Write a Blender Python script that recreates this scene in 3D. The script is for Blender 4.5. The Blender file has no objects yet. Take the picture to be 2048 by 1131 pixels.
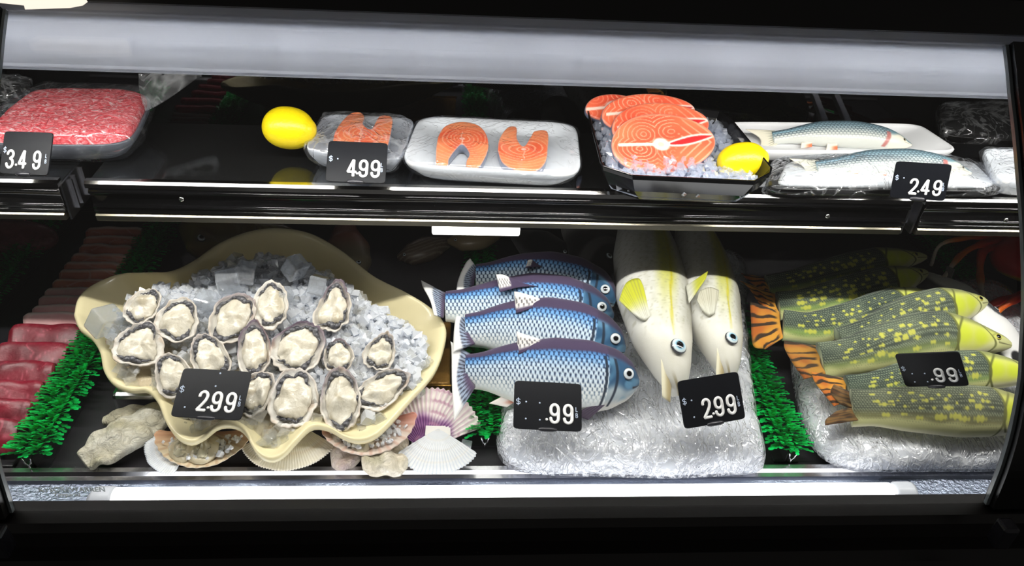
import bpy, bmesh, math, random
import numpy as np
from mathutils import Vector, Matrix, geometry
rnd = random.Random(7)
S = bpy.context.scene
COL = bpy.context.collection
# ------------------------------------------------------------------ camera
F = 1550.0; PIT = math.radians(36); YAW = math.radians(5); ROL = math.radians(3.64)
CAM = np.array([0.0, -0.77, 1.65])
_h = np.array([math.sin(YAW), math.cos(YAW), 0]); _r = np.array([math.cos(YAW), -math.sin(YAW), 0]); _u = np.array([0, 0, 1.0])
FW = math.cos(PIT) * _h - math.sin(PIT) * _u
_U = math.sin(PIT) * _h + math.cos(PIT) * _u
RT = math.cos(ROL) * _r + math.sin(ROL) * _U
UP = -math.sin(ROL) * _r + math.cos(ROL) * _U
cd = bpy.data.cameras.new('camera'); cam = bpy.data.objects.new('camera', cd); COL.objects.link(cam)
cd.sensor_width = 36; cd.lens = F / 2048 * 36; cd.clip_start = 0.02
cam.matrix_world = Matrix([[RT[i], UP[i], -FW[i], CAM[i]] for i in range(3)] + [[0, 0, 0, 1]])
S.camera = cam
def _ray(px, py): return RT * (px - 1024) / F + UP * (565.5 - py) / F + FW
def at(px, py, z):
    d = _ray(px, py); return CAM + d * (z - CAM[2]) / d[2]
def aty(px, py, y):
    d = _ray(px, py); return CAM + d * (y - CAM[1]) / d[1]
def A(*v): return np.array(v, float)
def unit(v): v = np.asarray(v, float); return v / (np.linalg.norm(v) + 1e-12)
S.view_settings.view_transform = 'Standard'; S.view_settings.look = 'None'; S.view_settings.gamma = 1
S.view_settings.use_curve_mapping = False; S.view_settings.exposure = 0.0
S.cycles.transparent_max_bounces = 32
# ------------------------------------------------------------------ colour + materials
def lin(c):
    c = np.clip(np.asarray(c, float), 0, 1)
    return np.where(c <= 0.04045, c / 12.92, ((c + 0.055) / 1.055) ** 2.4)
def rgba(c): return (*[float(x) for x in lin(c)], 1.0)
class NT:
    def __init__(s, name):
        s.m = bpy.data.materials.new(name); s.m.use_nodes = True; s.t = s.m.node_tree; s.t.nodes.clear()
        s.out = s.n('ShaderNodeOutputMaterial')
    def n(s, typ, ins=None, **kw):
        o = s.t.nodes.new(typ)
        for k, v in kw.items(): setattr(o, k, v)
        for k, v in (ins or {}).items():
            if isinstance(v, bpy.types.NodeSocket): s.t.links.new(v, o.inputs[k])
            else: o.inputs[k].default_value = v
        return o
    def l(s, a, b): s.t.links.new(a, b)
def noise_node(k, scale, detail=3, rough=0.6, dist=0.0, ntype=None, stretch=None, lac=2.0):
    tc = k.n('ShaderNodeTexCoord')
    v = tc.outputs['Object']
    if stretch: v = k.n('ShaderNodeMapping', {'Vector': v, 'Scale': stretch}).outputs[0]
    no = k.n('ShaderNodeTexNoise', {'Vector': v, 'Scale': scale, 'Detail': detail, 'Roughness': rough, 'Distortion': dist, 'Lacunarity': lac})
    if ntype: no.noise_type = ntype
    return no.outputs['Fac']
def pmat(name, base=(.8, .8, .8), rough=.5, metal=0, spec=.5, trans=0, ior=1.45, coat=0, coat_rough=.05, emis=None, es=0, bump=None,
         attr=False, mottle=None, sss=0, sheen=0, sub=(1, .5, .4)):
    k = NT(name)
    p = k.n('ShaderNodeBsdfPrincipled', {'Roughness': rough, 'Metallic': metal, 'Specular IOR Level': spec, 'Transmission Weight': trans, 'IOR': ior,
                                         'Coat Weight': coat, 'Coat Roughness': coat_rough})
    c = None
    if attr: c = k.n('ShaderNodeAttribute', attribute_name='col').outputs['Color']
    if mottle:      # (scale, other colour, amount): real blotches of a second colour
        f = noise_node(k, mottle[0], 4, .65, mottle[3] if len(mottle) > 3 else .6)
        r = k.n('ShaderNodeMapRange', {'Value': f, 'From Min': .42, 'From Max': .68, 'To Min': 0.0, 'To Max': mottle[2]}).outputs[0]
        mx = k.n('ShaderNodeMix', data_type='RGBA'); k.l(r, mx.inputs[0])
        if c is not None: k.l(c, mx.inputs[6])
        else: mx.inputs[6].default_value = rgba(base)
        mx.inputs[7].default_value = rgba(mottle[1]); c = mx.outputs[2]
    if c is not None: k.l(c, p.inputs['Base Color'])
    else: p.inputs['Base Color'].default_value = rgba(base)
    if sss: p.inputs['Subsurface Weight'].default_value = sss; p.inputs['Subsurface Radius'].default_value = sub; p.inputs['Subsurface Scale'].default_value = .006
    if sheen: p.inputs['Sheen Weight'].default_value = sheen
    if emis is not None: p.inputs['Emission Color'].default_value = rgba(emis); p.inputs['Emission Strength'].default_value = es
    if bump:        # (scale, strength, distance[, detail, distortion, type, stretch])
        f = noise_node(k, bump[0], bump[3] if len(bump) > 3 else 3, .6, bump[4] if len(bump) > 4 else 0, bump[5] if len(bump) > 5 else None, bump[6] if len(bump) > 6 else None)
        b = k.n('ShaderNodeBump', {'Height': f, 'Strength': bump[1], 'Distance': bump[2]})
        k.l(b.outputs[0], p.inputs['Normal'])
    k.l(p.outputs[0], k.out.inputs[0]); return k.m
def ridge_node(k, scale, width, stretch=None):
    """thin wandering crease lines, 1 on the line"""
    a = noise_node(k, scale, 3, .55, 1.5, None, stretch)
    x = k.n('ShaderNodeMath', {0: a, 1: .5}, operation='SUBTRACT').outputs[0]; x = k.n('ShaderNodeMath', {0: x}, operation='ABSOLUTE').outputs[0]
    return k.n('ShaderNodeMapRange', {'Value': x, 'From Min': 0.0, 'From Max': width, 'To Min': 1.0, 'To Max': 0.0}).outputs[0]
def schlick(k, f0=.04, gain=1.0, add=0.0, normal=None):
    ins = {'Blend': .5}
    if normal is not None: ins['Normal'] = normal
    fa = k.n('ShaderNodeLayerWeight', ins).outputs['Facing']
    pw = k.n('ShaderNodeMath', {0: fa, 1: 5.0}, operation='POWER').outputs[0]
    return k.n('ShaderNodeMath', {0: pw, 1: (1 - f0) * gain, 2: f0 * gain + add}, operation='MULTIPLY_ADD', use_clamp=True).outputs[0]
def film_mat(name, tint=(.97, .98, .99), crease=.35, scale=55, gl=.10, bumpd=.004, body=.03, base_gl=.06, stretch=None, rough=.12, lo=.05, hi=1.0, bs=.9):
    """clear cling film: see-through sheet, glossy, with whitish sharp creases"""
    k = NT(name)
    f = ridge_node(k, scale, lo, stretch); f3 = ridge_node(k, scale * .42, lo, stretch)
    f = k.n('ShaderNodeMath', {0: f, 1: f3}, operation='MAXIMUM').outputs[0]
    f2 = noise_node(k, scale * .5, 3, .6, .8, None, stretch)
    add = k.n('ShaderNodeMath', {0: f2, 1: 1.6, 2: k.n('ShaderNodeMath', {0: f, 1: .35}, operation='MULTIPLY').outputs[0]}, operation='MULTIPLY_ADD').outputs[0]
    b = k.n('ShaderNodeBump', {'Height': add, 'Strength': bs, 'Distance': bumpd}).outputs[0]
    tr = k.n('ShaderNodeBsdfTransparent', {'Color': rgba(tint)})
    g = k.n('ShaderNodeBsdfGlossy', {'Color': rgba((.98, .98, 1)), 'Roughness': rough, 'Normal': b})
    d = k.n('ShaderNodeBsdfDiffuse', {'Color': rgba((.92, .93, .95)), 'Normal': b})
    frs = schlick(k, .04, 1.0, base_gl, b)
    cr = k.n('ShaderNodeMapRange', {'Value': f, 'From Min': .1, 'From Max': hi, 'To Min': body, 'To Max': body + crease}).outputs[0]
    m1 = k.n('ShaderNodeMixShader'); k.l(cr, m1.inputs[0]); k.l(tr.outputs[0], m1.inputs[1]); k.l(d.outputs[0], m1.inputs[2])
    m2 = k.n('ShaderNodeMixShader'); k.l(frs, m2.inputs[0]); k.l(m1.outputs[0], m2.inputs[1]); k.l(g.outputs[0], m2.inputs[2])
    k.l(m2.outputs[0], k.out.inputs[0]); return k.m
def clear_mat(name, body=.12, col=(.95, .97, 1), ior=1.45, rough=.04, boost=1.5, base=.08):
    """clear acrylic ice: facets part see-through, part shiny, a little milky"""
    k = NT(name)
    tr = k.n('ShaderNodeBsdfTransparent', {'Color': rgba((.97, .98, .99))})
    g = k.n('ShaderNodeBsdfGlossy', {'Color': rgba((1, 1, 1)), 'Roughness': rough})
    d = k.n('ShaderNodeBsdfDiffuse', {'Color': rgba(col)}); t2 = k.n('ShaderNodeBsdfTranslucent', {'Color': rgba(col)})
    md = k.n('ShaderNodeMixShader', {0: .22}); k.l(d.outputs[0], md.inputs[1]); k.l(t2.outputs[0], md.inputs[2])
    frs = schlick(k, .04, boost, base)
    m1 = k.n('ShaderNodeMixShader', {0: body}); k.l(tr.outputs[0], m1.inputs[1]); k.l(md.outputs[0], m1.inputs[2])
    m2 = k.n('ShaderNodeMixShader'); k.l(frs, m2.inputs[0]); k.l(m1.outputs[0], m2.inputs[1]); k.l(g.outputs[0], m2.inputs[2])
    k.l(m2.outputs[0], k.out.inputs[0]); return k.m
def pane_mat(name):
    k = NT(name)
    tr = k.n('ShaderNodeBsdfTransparent', {'Color': (.985, .99, .988, 1)}); g = k.n('ShaderNodeBsdfGlossy', {'Color': (1, 1, 1, 1), 'Roughness': 0.0})
    fr = schlick(k, .03)
    m = k.n('ShaderNodeMixShader'); k.l(fr, m.inputs[0]); k.l(tr.outputs[0], m.inputs[1]); k.l(g.outputs[0], m.inputs[2])
    k.l(m.outputs[0], k.out.inputs[0]); return k.m
def emat(name, c, s):
    k = NT(name); e = k.n('ShaderNodeEmission', {'Color': rgba(c), 'Strength': s}); k.l(e.outputs[0], k.out.inputs[0]); return k.m
def leafmat(name):
    k = NT(name)
    c = k.n('ShaderNodeAttribute', attribute_name='col').outputs['Color']
    p = k.n('ShaderNodeBsdfPrincipled', {'Base Color': c, 'Roughness': .3, 'Specular IOR Level': .5}); t = k.n('ShaderNodeBsdfTranslucent', {'Color': c})
    m = k.n('ShaderNodeMixShader', {0: .4}); k.l(p.outputs[0], m.inputs[1]); k.l(t.outputs[0], m.inputs[2])
    k.l(m.outputs[0], k.out.inputs[0]); return k.m
def fasciamat(name):
    k = NT(name)
    p = k.n('ShaderNodeBsdfPrincipled', {'Base Color': rgba((.86, .872, .905)), 'Roughness': .35}); t = k.n('ShaderNodeBsdfTranslucent', {'Color': rgba((.86, .87, .895))})
    m = k.n('ShaderNodeMixShader', {0: .31}); k.l(p.outputs[0], m.inputs[1]); k.l(t.outputs[0], m.inputs[2])
    k.l(m.outputs[0], k.out.inputs[0]); return k.m
M = {}
M['black'] = pmat('black_frame', (.035, .033, .036), .32)
M['bumper'] = pmat('black_bumper', (.05, .042, .040), .34)
M['deck'] = pmat('deck_pan', (.17, .16, .18), .38, bump=(90, .1, .001))
M['steel'] = pmat('steel', (.78, .78, .80), .25, 1, bump=(180, .12, .001))
M['galv'] = pmat('galvanised_steel', (.62, .66, .74), .28, 1, bump=(160, .9, .003, 4))
M['chrome'] = pmat('chrome', (.86, .85, .83), .13, 1)
M['strip'] = pmat('dull_metal_strip', (.55, .53, .47), .35, 1)
M['blackgloss'] = pmat('black_gloss_plastic', (.03, .03, .034), .12, 0, .6)
M['shelf'] = pmat('shelf_polished', (.52, .53, .54), .07, .97)
M['mirror'] = pmat('back_mirror', (.30, .30, .31), .02, 1)
M['dark'] = pmat('dark_liner', (.10, .10, .105), .5)
M['pane'] = pane_mat('front_glass')
M['fascia'] = fasciamat('white_fascia')
M['led'] = emat('led_light', (1, .985, .95), 265)
M['tube'] = emat('tube_light', (1, 1, 1), 3.8)
M['cap'] = pmat('end_cap', (.80, .82, .86), .4)
M['white'] = pmat('white_plastic', (.92, .92, .92), .4)
M['puck'] = pmat('lamp_housing', (.95, .95, .95), .4, emis=(1, .99, .96), es=5.0)  # glow raised as added fill for the shaded deck under the shelf
M['etch'] = clear_mat('etched_letter', .55, (.95, .97, .97), boost=0, base=0)
M['foam'] = pmat('white_foam', (.93, .935, .95), .45, bump=(400, .1, .0006))
M['blacktray'] = pmat('black_foam', (.04, .04, .045), .3)
M['film'] = film_mat('cling_film', crease=.035, scale=16, body=.01, base_gl=.02, bumpd=.002, lo=.03)
M['film2'] = film_mat('cling_film_heavy', crease=.15, scale=24, body=.02, base_gl=.04, bumpd=.004, lo=.045)
M['filmblock'] = film_mat('cling_film_crumpled', crease=.60, scale=32, body=.05, base_gl=.10, bumpd=.006, rough=.14, lo=.07, stretch=(1.3, .7, 1))
M['blockfoam'] = pmat('wrapped_foam', (.93, .93, .945), .6, bump=(30, .3, .004))
M['ice'] = clear_mat('clear_ice', .70, (.97, .98, 1), boost=1.2, base=.06)
M['icetray'] = clear_mat('clear_ice_resin', .24, (.97, .95, .90))
M['cube'] = clear_mat('ice_cube', .28, boost=2.0, base=.10)
M['tag'] = pmat('tag_black', (.06, .066, .082), .34, 0, .10)
M['digit'] = pmat('digit_white', (.93, .93, .93), .38)
M['mark'] = pmat('mark_pale', (.70, .75, .84), .45)
M['grip'] = pmat('tag_clip', (.16, .16, .18), .25)
M['lemon'] = pmat('lemon_peel', attr=True, rough=.33, bump=(240, .35, .0012, 2))
M['plush'] = pmat('plush_print', attr=True, rough=.85, spec=.15, sheen=.15, bump=(900, .15, .0006))
M['rubber'] = pmat('rubber_fish', attr=True, rough=.38, spec=.45, bump=(420, .25, .0007))
M['wet'] = pmat('wet_print', attr=True, rough=.3, spec=.5, bump=(350, .12, .0006))
M['meat'] = pmat('meat', attr=True, rough=.36, spec=.5, bump=(70, .35, .002, 4), mottle=(60, (.80, .50, .53), .16, 1.5))
M['steak'] = pmat('salmon_flesh', attr=True, rough=.28, spec=.5, bump=(200, .1, .0006))
M['cream'] = pmat('cream_melamine', (.905, .862, .70), .24, 0, .5, coat=.3)
M['oyshell'] = pmat('oyster_shell', attr=True, rough=.5, bump=(160, .6, .002, 5))
M['oymeat'] = pmat('oyster_meat', attr=True, rough=.22, spec=.6, bump=(110, .5, .003, 3), mottle=(90, (.70, .66, .56), .45))
M['mantle'] = pmat('oyster_mantle', (.26, .26, .28), .3, bump=(220, .6, .0015), mottle=(150, (.48, .48, .49), .7))
M['seashell'] = pmat('sea_shell', attr=True, rough=.55, bump=(120, .15, .001))
M['rock'] = pmat('rough_shell', attr=True, rough=.75, bump=(70, 1.0, .012, 6, 1.2), mottle=(55, (.74, .70, .58), .5, 1.5))
M['gold'] = pmat('gold_leatherette', (.72, .54, .27), .34, .35, bump=(150, .8, .002, 1))
M['leaf'] = leafmat('green_plastic')
M['rail'] = pmat('divider_rail', (.13, .13, .145), .3)
M['eye'] = pmat('eye', attr=True, rough=.1, spec=.6)
M['crab'] = pmat('crab_shell', attr=True, rough=.35)
M['floor'] = pmat('store_floor', (.25, .24, .23), .5, mottle=(3, (.32, .31, .30), .6))
M['wall'] = pmat('store_wall', (.20, .20, .20), .8, mottle=(2, (.23, .23, .22), .5))
# ------------------------------------------------------------------ object helpers
def thing(name, label, cat, loc=(0, 0, 0), group=None):
    o = bpy.data.objects.new(name, None); o.empty_display_size = .03; COL.objects.link(o); o.location = [float(x) for x in loc]
    tag(o, label, cat, group); return o
def tag(o, label=None, cat=None, group=None, kind=None):
    if label: o['label'] = label
    if cat: o['category'] = cat
    if group: o['group'] = group
    if kind: o['kind'] = kind
    return o
def wloc(o):
    p = np.zeros(3)
    while o is not None: p += np.array(o.location); o = o.parent
    return p
def mesh(name, V, Fc, mat, parent=None, smooth=True, col=None, loc=None, label=None, kind=None):
    """one mesh object out of world-space vertices; origin at parent's origin or loc"""
    V = np.asarray(V, float)
    o0 = wloc(parent) if parent is not None else (np.zeros(3) if loc is None else np.asarray(loc, float))
    me = bpy.data.meshes.new(name); me.from_pydata((V - o0).tolist(), [], [list(map(int, f)) for f in Fc])
    if smooth: me.polygons.foreach_set('use_smooth', [True] * len(me.polygons))
    if col is not None:
        a = me.color_attributes.new('col', 'FLOAT_COLOR', 'POINT')
        c = np.ones((len(V), 4)); c[:, :3] = lin(col); a.data.foreach_set('color', c.ravel().astype(np.float32))
    me.materials.append(mat); me.validate()
    if smooth and len(me.polygons) < 90000:
        b = bmesh.new(); b.from_mesh(me); bmesh.ops.recalc_face_normals(b, faces=b.faces); b.to_mesh(me); b.free()
    me.update()
    o = bpy.data.objects.new(name, me); COL.objects.link(o)
    if parent is not None: o.parent = parent
    elif loc is not None: o.location = [float(x) for x in loc]
    if label: o['label'] = label
    if kind: o['kind'] = kind
    return o
def gridF(nu, nv, wu=False, wv=False, off=0):
    f = []
    for i in range(nu if wu else nu - 1):
        for j in range(nv if wv else nv - 1):
            a = i * nv + j; b = ((i + 1) % nu) * nv + j; c = ((i + 1) % nu) * nv + (j + 1) % nv; d = i * nv + (j + 1) % nv
            f.append((a + off, b + off, c + off, d + off))
    return f
def loft(rings, caps=True):
    n = len(rings[0]); V = np.concatenate(rings); Fc = gridF(len(rings), n, False, True)
    if caps: Fc = Fc + [tuple(range(n))[::-1], tuple(range((len(rings) - 1) * n, len(rings) * n))]
    return V, Fc
class MB:
    def __init__(s): s.V = []; s.F = []; s.C = []; s.n = 0
    def add(s, V, Fc, col=None):
        V = np.asarray(V, float); s.V.append(V); s.F += [tuple(i + s.n for i in f) for f in Fc]; s.n += len(V)
        if col is not None: s.C.append(np.broadcast_to(np.asarray(col, float), (len(V), 3)))
        return s
    def box(s, a, b):
        a = A(*a); b = A(*b)
        V = [(x, y, z) for x in (a[0], b[0]) for y in (a[1], b[1]) for z in (a[2], b[2])]
        return s.add(V, [(0, 1, 3, 2), (4, 6, 7, 5), (0, 4, 5, 1), (2, 3, 7, 6), (0, 2, 6, 4), (1, 5, 7, 3)])
    def build(s, name, mat, parent=None, **kw):
        return mesh(name, np.concatenate(s.V), s.F, mat, parent, col=np.concatenate(s.C) if s.C else None, **kw)
def bevel(o, w=.002, seg=2, ang=.6):
    m = o.modifiers.new('bevel', 'BEVEL'); m.width = w; m.segments = seg; m.limit_method = 'ANGLE'; m.angle_limit = ang; return o
def box(name, a, b, mat, parent=None, bw=.002, **kw):
    o = MB().box(a, b).build(name, mat, parent, smooth=False, **kw)
    if bw: bevel(o, bw)
    return o
def extrude_x(name, prof, x0, x1, mat, parent=None, closed=True, smooth=False, **kw):
    n = len(prof); V = [(x, p[0], p[1]) for x in (x0, x1) for p in prof]
    Fc = [(i, (i + 1) % n, n + (i + 1) % n, n + i) for i in range(n if closed else n - 1)]
    if closed: Fc += [tuple(range(n))[::-1], tuple(range(n, 2 * n))]
    return mesh(name, V, Fc, mat, parent, smooth=smooth, **kw)
def nz(P, k, seed=0, n=7):
    """smooth pseudo-noise, about -1..1"""
    r = np.random.RandomState(seed); P = np.asarray(P, float); s = 0
    for i in range(n):
        d = r.normal(size=P.shape[1]); d /= np.linalg.norm(d); s = s + np.sin(P @ d * k * r.uniform(.6, 1.7) + r.uniform(0, 6.28) + .9 * np.sin(P @ r.normal(size=P.shape[1]) * k * .5))
    return s / math.sqrt(n) / 1.1
def catmull(P, n):
    P = np.asarray(P, float)
    if len(P) == 2: P = np.array([P[0], P[0] * .5 + P[1] * .5, P[1]])
    Q = np.vstack([2 * P[0] - P[1], P, 2 * P[-1] - P[-2]]); m = len(P) - 1; o = []
    for u in np.linspace(0, m, max(n * 4, 40)):
        i = min(int(u), m - 1); t = u - i; a, b, c, d = Q[i:i + 4]
        o.append(.5 * (2 * b + (c - a) * t + (2 * a - 5 * b + 4 * c - d) * t * t + (3 * b - a - 3 * c + d) * t ** 3))
    o = np.array(o); s = np.r_[0, np.cumsum(np.linalg.norm(np.diff(o, axis=0), axis=1))]
    return np.array([np.interp(np.linspace(0, s[-1], n), s, o[:, k]) for k in range(o.shape[1])]).T
def prof(pts, t):
    p = np.array(pts, float); x = np.linspace(p[0, 0], p[-1, 0], 400); y = np.interp(x, p[:, 0], p[:, 1])
    k = 21; yy = np.convolve(np.pad(y, k // 2, 'reflect', reflect_type='odd'), np.ones(k) / k, 'valid')
    return np.interp(t, x, yy)
def mixc(a, b, f):
    f = np.clip(np.asarray(f, float), 0, 1)[..., None]; return np.asarray(a, float) * (1 - f) + np.asarray(b, float) * f
def sm(x, a, b): t = np.clip((np.asarray(x, float) - a) / (b - a), 0, 1); return t * t * (3 - 2 * t)
class Body:
    """tube body along a path: t tail 0 .. nose 1; D = dorsal direction, N = flank that faces us"""
    def __init__(s, path, N0, top, bot, thick, nt=150, nv=72, p=1.0, flip=1):
        s.L = 0; s.nt, s.nv = nt, nv
        s.t = np.linspace(0, 1, nt); s.c = catmull(path, nt); T = np.gradient(s.c, axis=0); s.T = T / np.linalg.norm(T, axis=1)[:, None]
        s.L = np.linalg.norm(np.diff(s.c, axis=0), axis=1).sum()
        N0 = unit(N0); N = N0 - (s.T @ N0)[:, None] * s.T; s.N = N / np.linalg.norm(N, axis=1)[:, None]
        s.D = np.cross(s.N, s.T) * flip
        s.top, s.bot, s.th = (prof(q, s.t) for q in (top, bot, thick))
        th = np.linspace(0, 2 * math.pi, nv, endpoint=False); s.a = th
        cc, ss = np.cos(th), np.sin(th); cc = np.sign(cc) * abs(cc) ** p; ss = np.sign(ss) * abs(ss) ** p
        h = np.where(cc[None] > 0, s.top[:, None], s.bot[:, None])
        s.w = np.broadcast_to(cc, (nt, nv)); s.s = np.broadcast_to(ss, (nt, nv)); s.tt = np.broadcast_to(s.t[:, None], (nt, nv))
        s.q = h * cc[None]
        s.P = s.c[:, None] + s.D[:, None] * s.q[..., None] + s.N[:, None] * (s.th[:, None] * ss[None])[..., None]
    def mesh(s, name, colf, mat, parent, disp=None, **kw):
        P = s.P
        if disp is not None: P = P + s.N[:, None] * disp(s)[..., None] if disp(s).ndim == 2 else P + disp(s)
        V = P.reshape(-1, 3); Fc = gridF(s.nt, s.nv, False, True)
        n = s.nv; Fc += [tuple(range(n))[::-1], tuple(range((s.nt - 1) * n, s.nt * n))]
        if np.dot(np.cross(s.D[0], s.N[0]), s.T[0]) < 0: Fc = [f[::-1] for f in Fc]
        c = colf(s.tt, s.w, s.s, s.tt * s.L, s.q).reshape(-1, 3)
        return mesh(name, V, Fc, mat, parent, col=c, **kw)
    def on(s, t, w, out=0.0):
        """point on the near flank at fraction t, height w (-1..1), plus its normal"""
        i = int(round(t * (s.nt - 1))); h = s.top[i] if w > 0 else s.bot[i]; sn = math.sqrt(max(0, 1 - w * w))
        n = unit(s.N[i] * sn * h + s.D[i] * w * s.th[i])
        return s.c[i] + s.D[i] * h * w + s.N[i] * s.th[i] * sn + n * out, n, s.T[i], s.D[i]
def sheet(name, base, tip, nrm, th, colf, mat, parent, na=28, nb=14, wav=0, taper=.5, **kw):
    """a fin: closed two-sided plate spanned between base line and tip line"""
    B = catmull(base, na); T = catmull(tip, na); b = np.linspace(0, 1, nb); a = np.linspace(0, 1, na)
    aa, bb = np.meshgrid(a, b, indexing='ij')
    P = B[:, None] * (1 - bb[..., None]) + T[:, None] * bb[..., None]
    nrm = unit(nrm); edge = np.sqrt(np.clip(1 - (2 * aa - 1) ** 6, 0, 1)) * np.sqrt(np.clip(1 - bb ** 8, 0, 1))
    h = (th * (1 - taper * bb) * edge + .0004)[..., None]
    rip = (wav * np.sin(aa * na * 1.1) * bb)[..., None]
    V = np.concatenate([(P + nrm * (h + rip)).reshape(-1, 3), (P - nrm * (h - rip)).reshape(-1, 3)])
    f1 = gridF(na, nb); n = na * nb; Fc = f1 + [tuple(i + n for i in f[::-1]) for f in f1]
    e = [i * nb for i in range(na)] + [(na - 1) * nb + j for j in range(1, nb)] + [i * nb + nb - 1 for i in range(na - 2, -1, -1)] + [j for j in range(nb - 2, 0, -1)]
    Fc += [(e[i], e[(i + 1) % len(e)], e[(i + 1) % len(e)] + n, e[i] + n) for i in range(len(e))]
    c = colf(aa, bb).reshape(-1, 3); return mesh(name, V, Fc, mat, parent, col=np.concatenate([c, c]), **kw)
def ellipsoid(c, ax, ay, az, nu=24, nv=16):
    """axes are vectors; returns V, F, unit sphere coords"""
    u = np.linspace(0, 2 * math.pi, nu, endpoint=False); v = np.linspace(-math.pi / 2 + .02, math.pi / 2 - .02, nv)
    vv, uu = np.meshgrid(v, u, indexing='ij'); x, y, z = np.cos(vv) * np.cos(uu), np.cos(vv) * np.sin(uu), np.sin(vv)
    Q = np.stack([x, y, z], -1).reshape(-1, 3); V = A(*c) + Q[:, :1] * A(*ax) + Q[:, 1:2] * A(*ay) + Q[:, 2:] * A(*az)
    Fc = gridF(nv, nu, False, True) + [tuple(range(nu))[::-1], tuple(range((nv - 1) * nu, nv * nu))]
    return V, Fc, Q
def ell2(*a): return ellipsoid(*a)[:2]
def eye(p, n, up, r, parent, ring=(.80, .85, .88), pup=.5, iris=None):
    t = unit(np.cross(up, n)); u = unit(np.cross(n, t))
    V, Fc, Q = ellipsoid(p, t * r, u * r, n * r * .45, 24, 17)
    d = np.hypot(Q[:, 0], Q[:, 1]); c = np.where((d < pup)[:, None], (.03, .03, .04), ring)
    c = np.where((d > .88)[:, None], (.22, .22, .24), c)
    if iris is not None: c = np.where(((d >= pup) & (d < pup + .18))[:, None], iris, c)
    return mesh('eye', V, Fc, M['eye'], parent, col=c, label='round glossy eye with dark pupil')
def tube(P, r, nv=10, up=None, flat=1.0, closed=False, ends=True):
    P = np.asarray(P, float); n = len(P); R = np.broadcast_to(np.asarray(r, float), (n,))
    T = np.gradient(P, axis=0)
    if closed: T = (np.roll(P, -1, 0) - np.roll(P, 1, 0))
    T = T / (np.linalg.norm(T, axis=1)[:, None] + 1e-12); up = unit(up if up is not None else (0.123, .31, .94))
    X = np.cross(T, up); X /= (np.linalg.norm(X, axis=1)[:, None] + 1e-12); Y = np.cross(X, T)
    a = np.linspace(0, 2 * math.pi, nv, endpoint=False)
    V = (P[:, None] + R[:, None, None] * (X[:, None] * np.cos(a)[None, :, None] + flat * Y[:, None] * np.sin(a)[None, :, None])).reshape(-1, 3)
    Fc = gridF(n, nv, closed, True)
    if not closed and ends:
        k = len(V); V = np.vstack([V, P[0] - T[0] * R[0] * .6, P[-1] + T[-1] * R[-1] * .6])
        Fc += [(k, (j + 1) % nv, j) for j in range(nv)] + [(k + 1, (n - 1) * nv + j, (n - 1) * nv + (j + 1) % nv) for j in range(nv)]
    return V, Fc
def sell(n, e):
    a = np.linspace(0, 2 * math.pi, n, endpoint=False); c, s = np.cos(a), np.sin(a)
    return np.sign(c) * abs(c) ** (2 / e), np.sign(s) * abs(s) ** (2 / e)
def quad(Q, x, y):
    """bilinear map of -1..1 square to the quad (back-left, back-right, front-right, front-left)"""
    u, v = ((x + 1) / 2)[:, None], ((y + 1) / 2)[:, None]; bl, br, fr, fl = [A(*q) for q in Q]
    return (fl * (1 - u) + fr * u) * (1 - v) + (bl * (1 - u) + br * u) * v
def tray_mesh(name, Q, h, mat, parent, e=7, lip=.006, depth=None, wall=.80, n=96):
    """foam tray from its rim quad: outside wall, rolled lip, inside wall, flat inside"""
    x, y = sell(n, e); depth = depth or h * .8
    def ring(s, dz): P = quad(Q, x * s, y * s); P[:, 2] += dz; return P
    R = [ring(.02, -h), ring(wall, -h), ring(wall + .04, -h + .003), ring(.97, -.012), ring(.995, -.006), ring(1.0, -.002), ring(.99, .0005), ring(.97, 0), ring(.945, -.003),
         ring(.90, -depth * .5), ring(wall + .02, -depth + .002), ring(wall - .03, -depth), ring(.02, -depth)]
    V, Fc = loft(R); return mesh(name, V, Fc, mat, parent)
def film_mesh(name, Q, h, mat, parent, rise=.004, e=6, wall=.84, seed=1, amp=.0022, n=128, over=1.015, dome=0):
    """cling film pulled over a tray: top sheet, edge, skirt"""
    x, y = sell(n, e); R = []
    for s, dz in [(.02, rise + dome), (.2, rise + dome * .97), (.4, rise + dome * .85), (.6, rise + dome * .62), (.75, rise + dome * .36), (.88, rise + dome * .12), (.96, rise * .8), (1.0, rise * .4), (over, -.002), (over, -h * .3), (over * .97, -h * .6), (wall * 1.05, -h * .92), (wall * .98, -h - .0005)]:
        P = quad(Q, x * s, y * s); P[:, 2] += dz
        a = amp * (1 if s > .5 else .5)
        g = nz(np.c_[x * s * 3, y * s * 3, np.full(n, dz * 60)], 3.2, seed); d = np.c_[x, y] * (a * g)[:, None] * (s > .9)
        P[:, 0] += d[:, 0]; P[:, 1] += d[:, 1]; P[:, 2] += (a * .6 * g) if -h * .95 < dz else 0; R.append(P)
    V, Fc = loft(R, False); Fc.append(tuple(range(n))[::-1]); return mesh(name, V, Fc, mat, parent)
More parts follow.
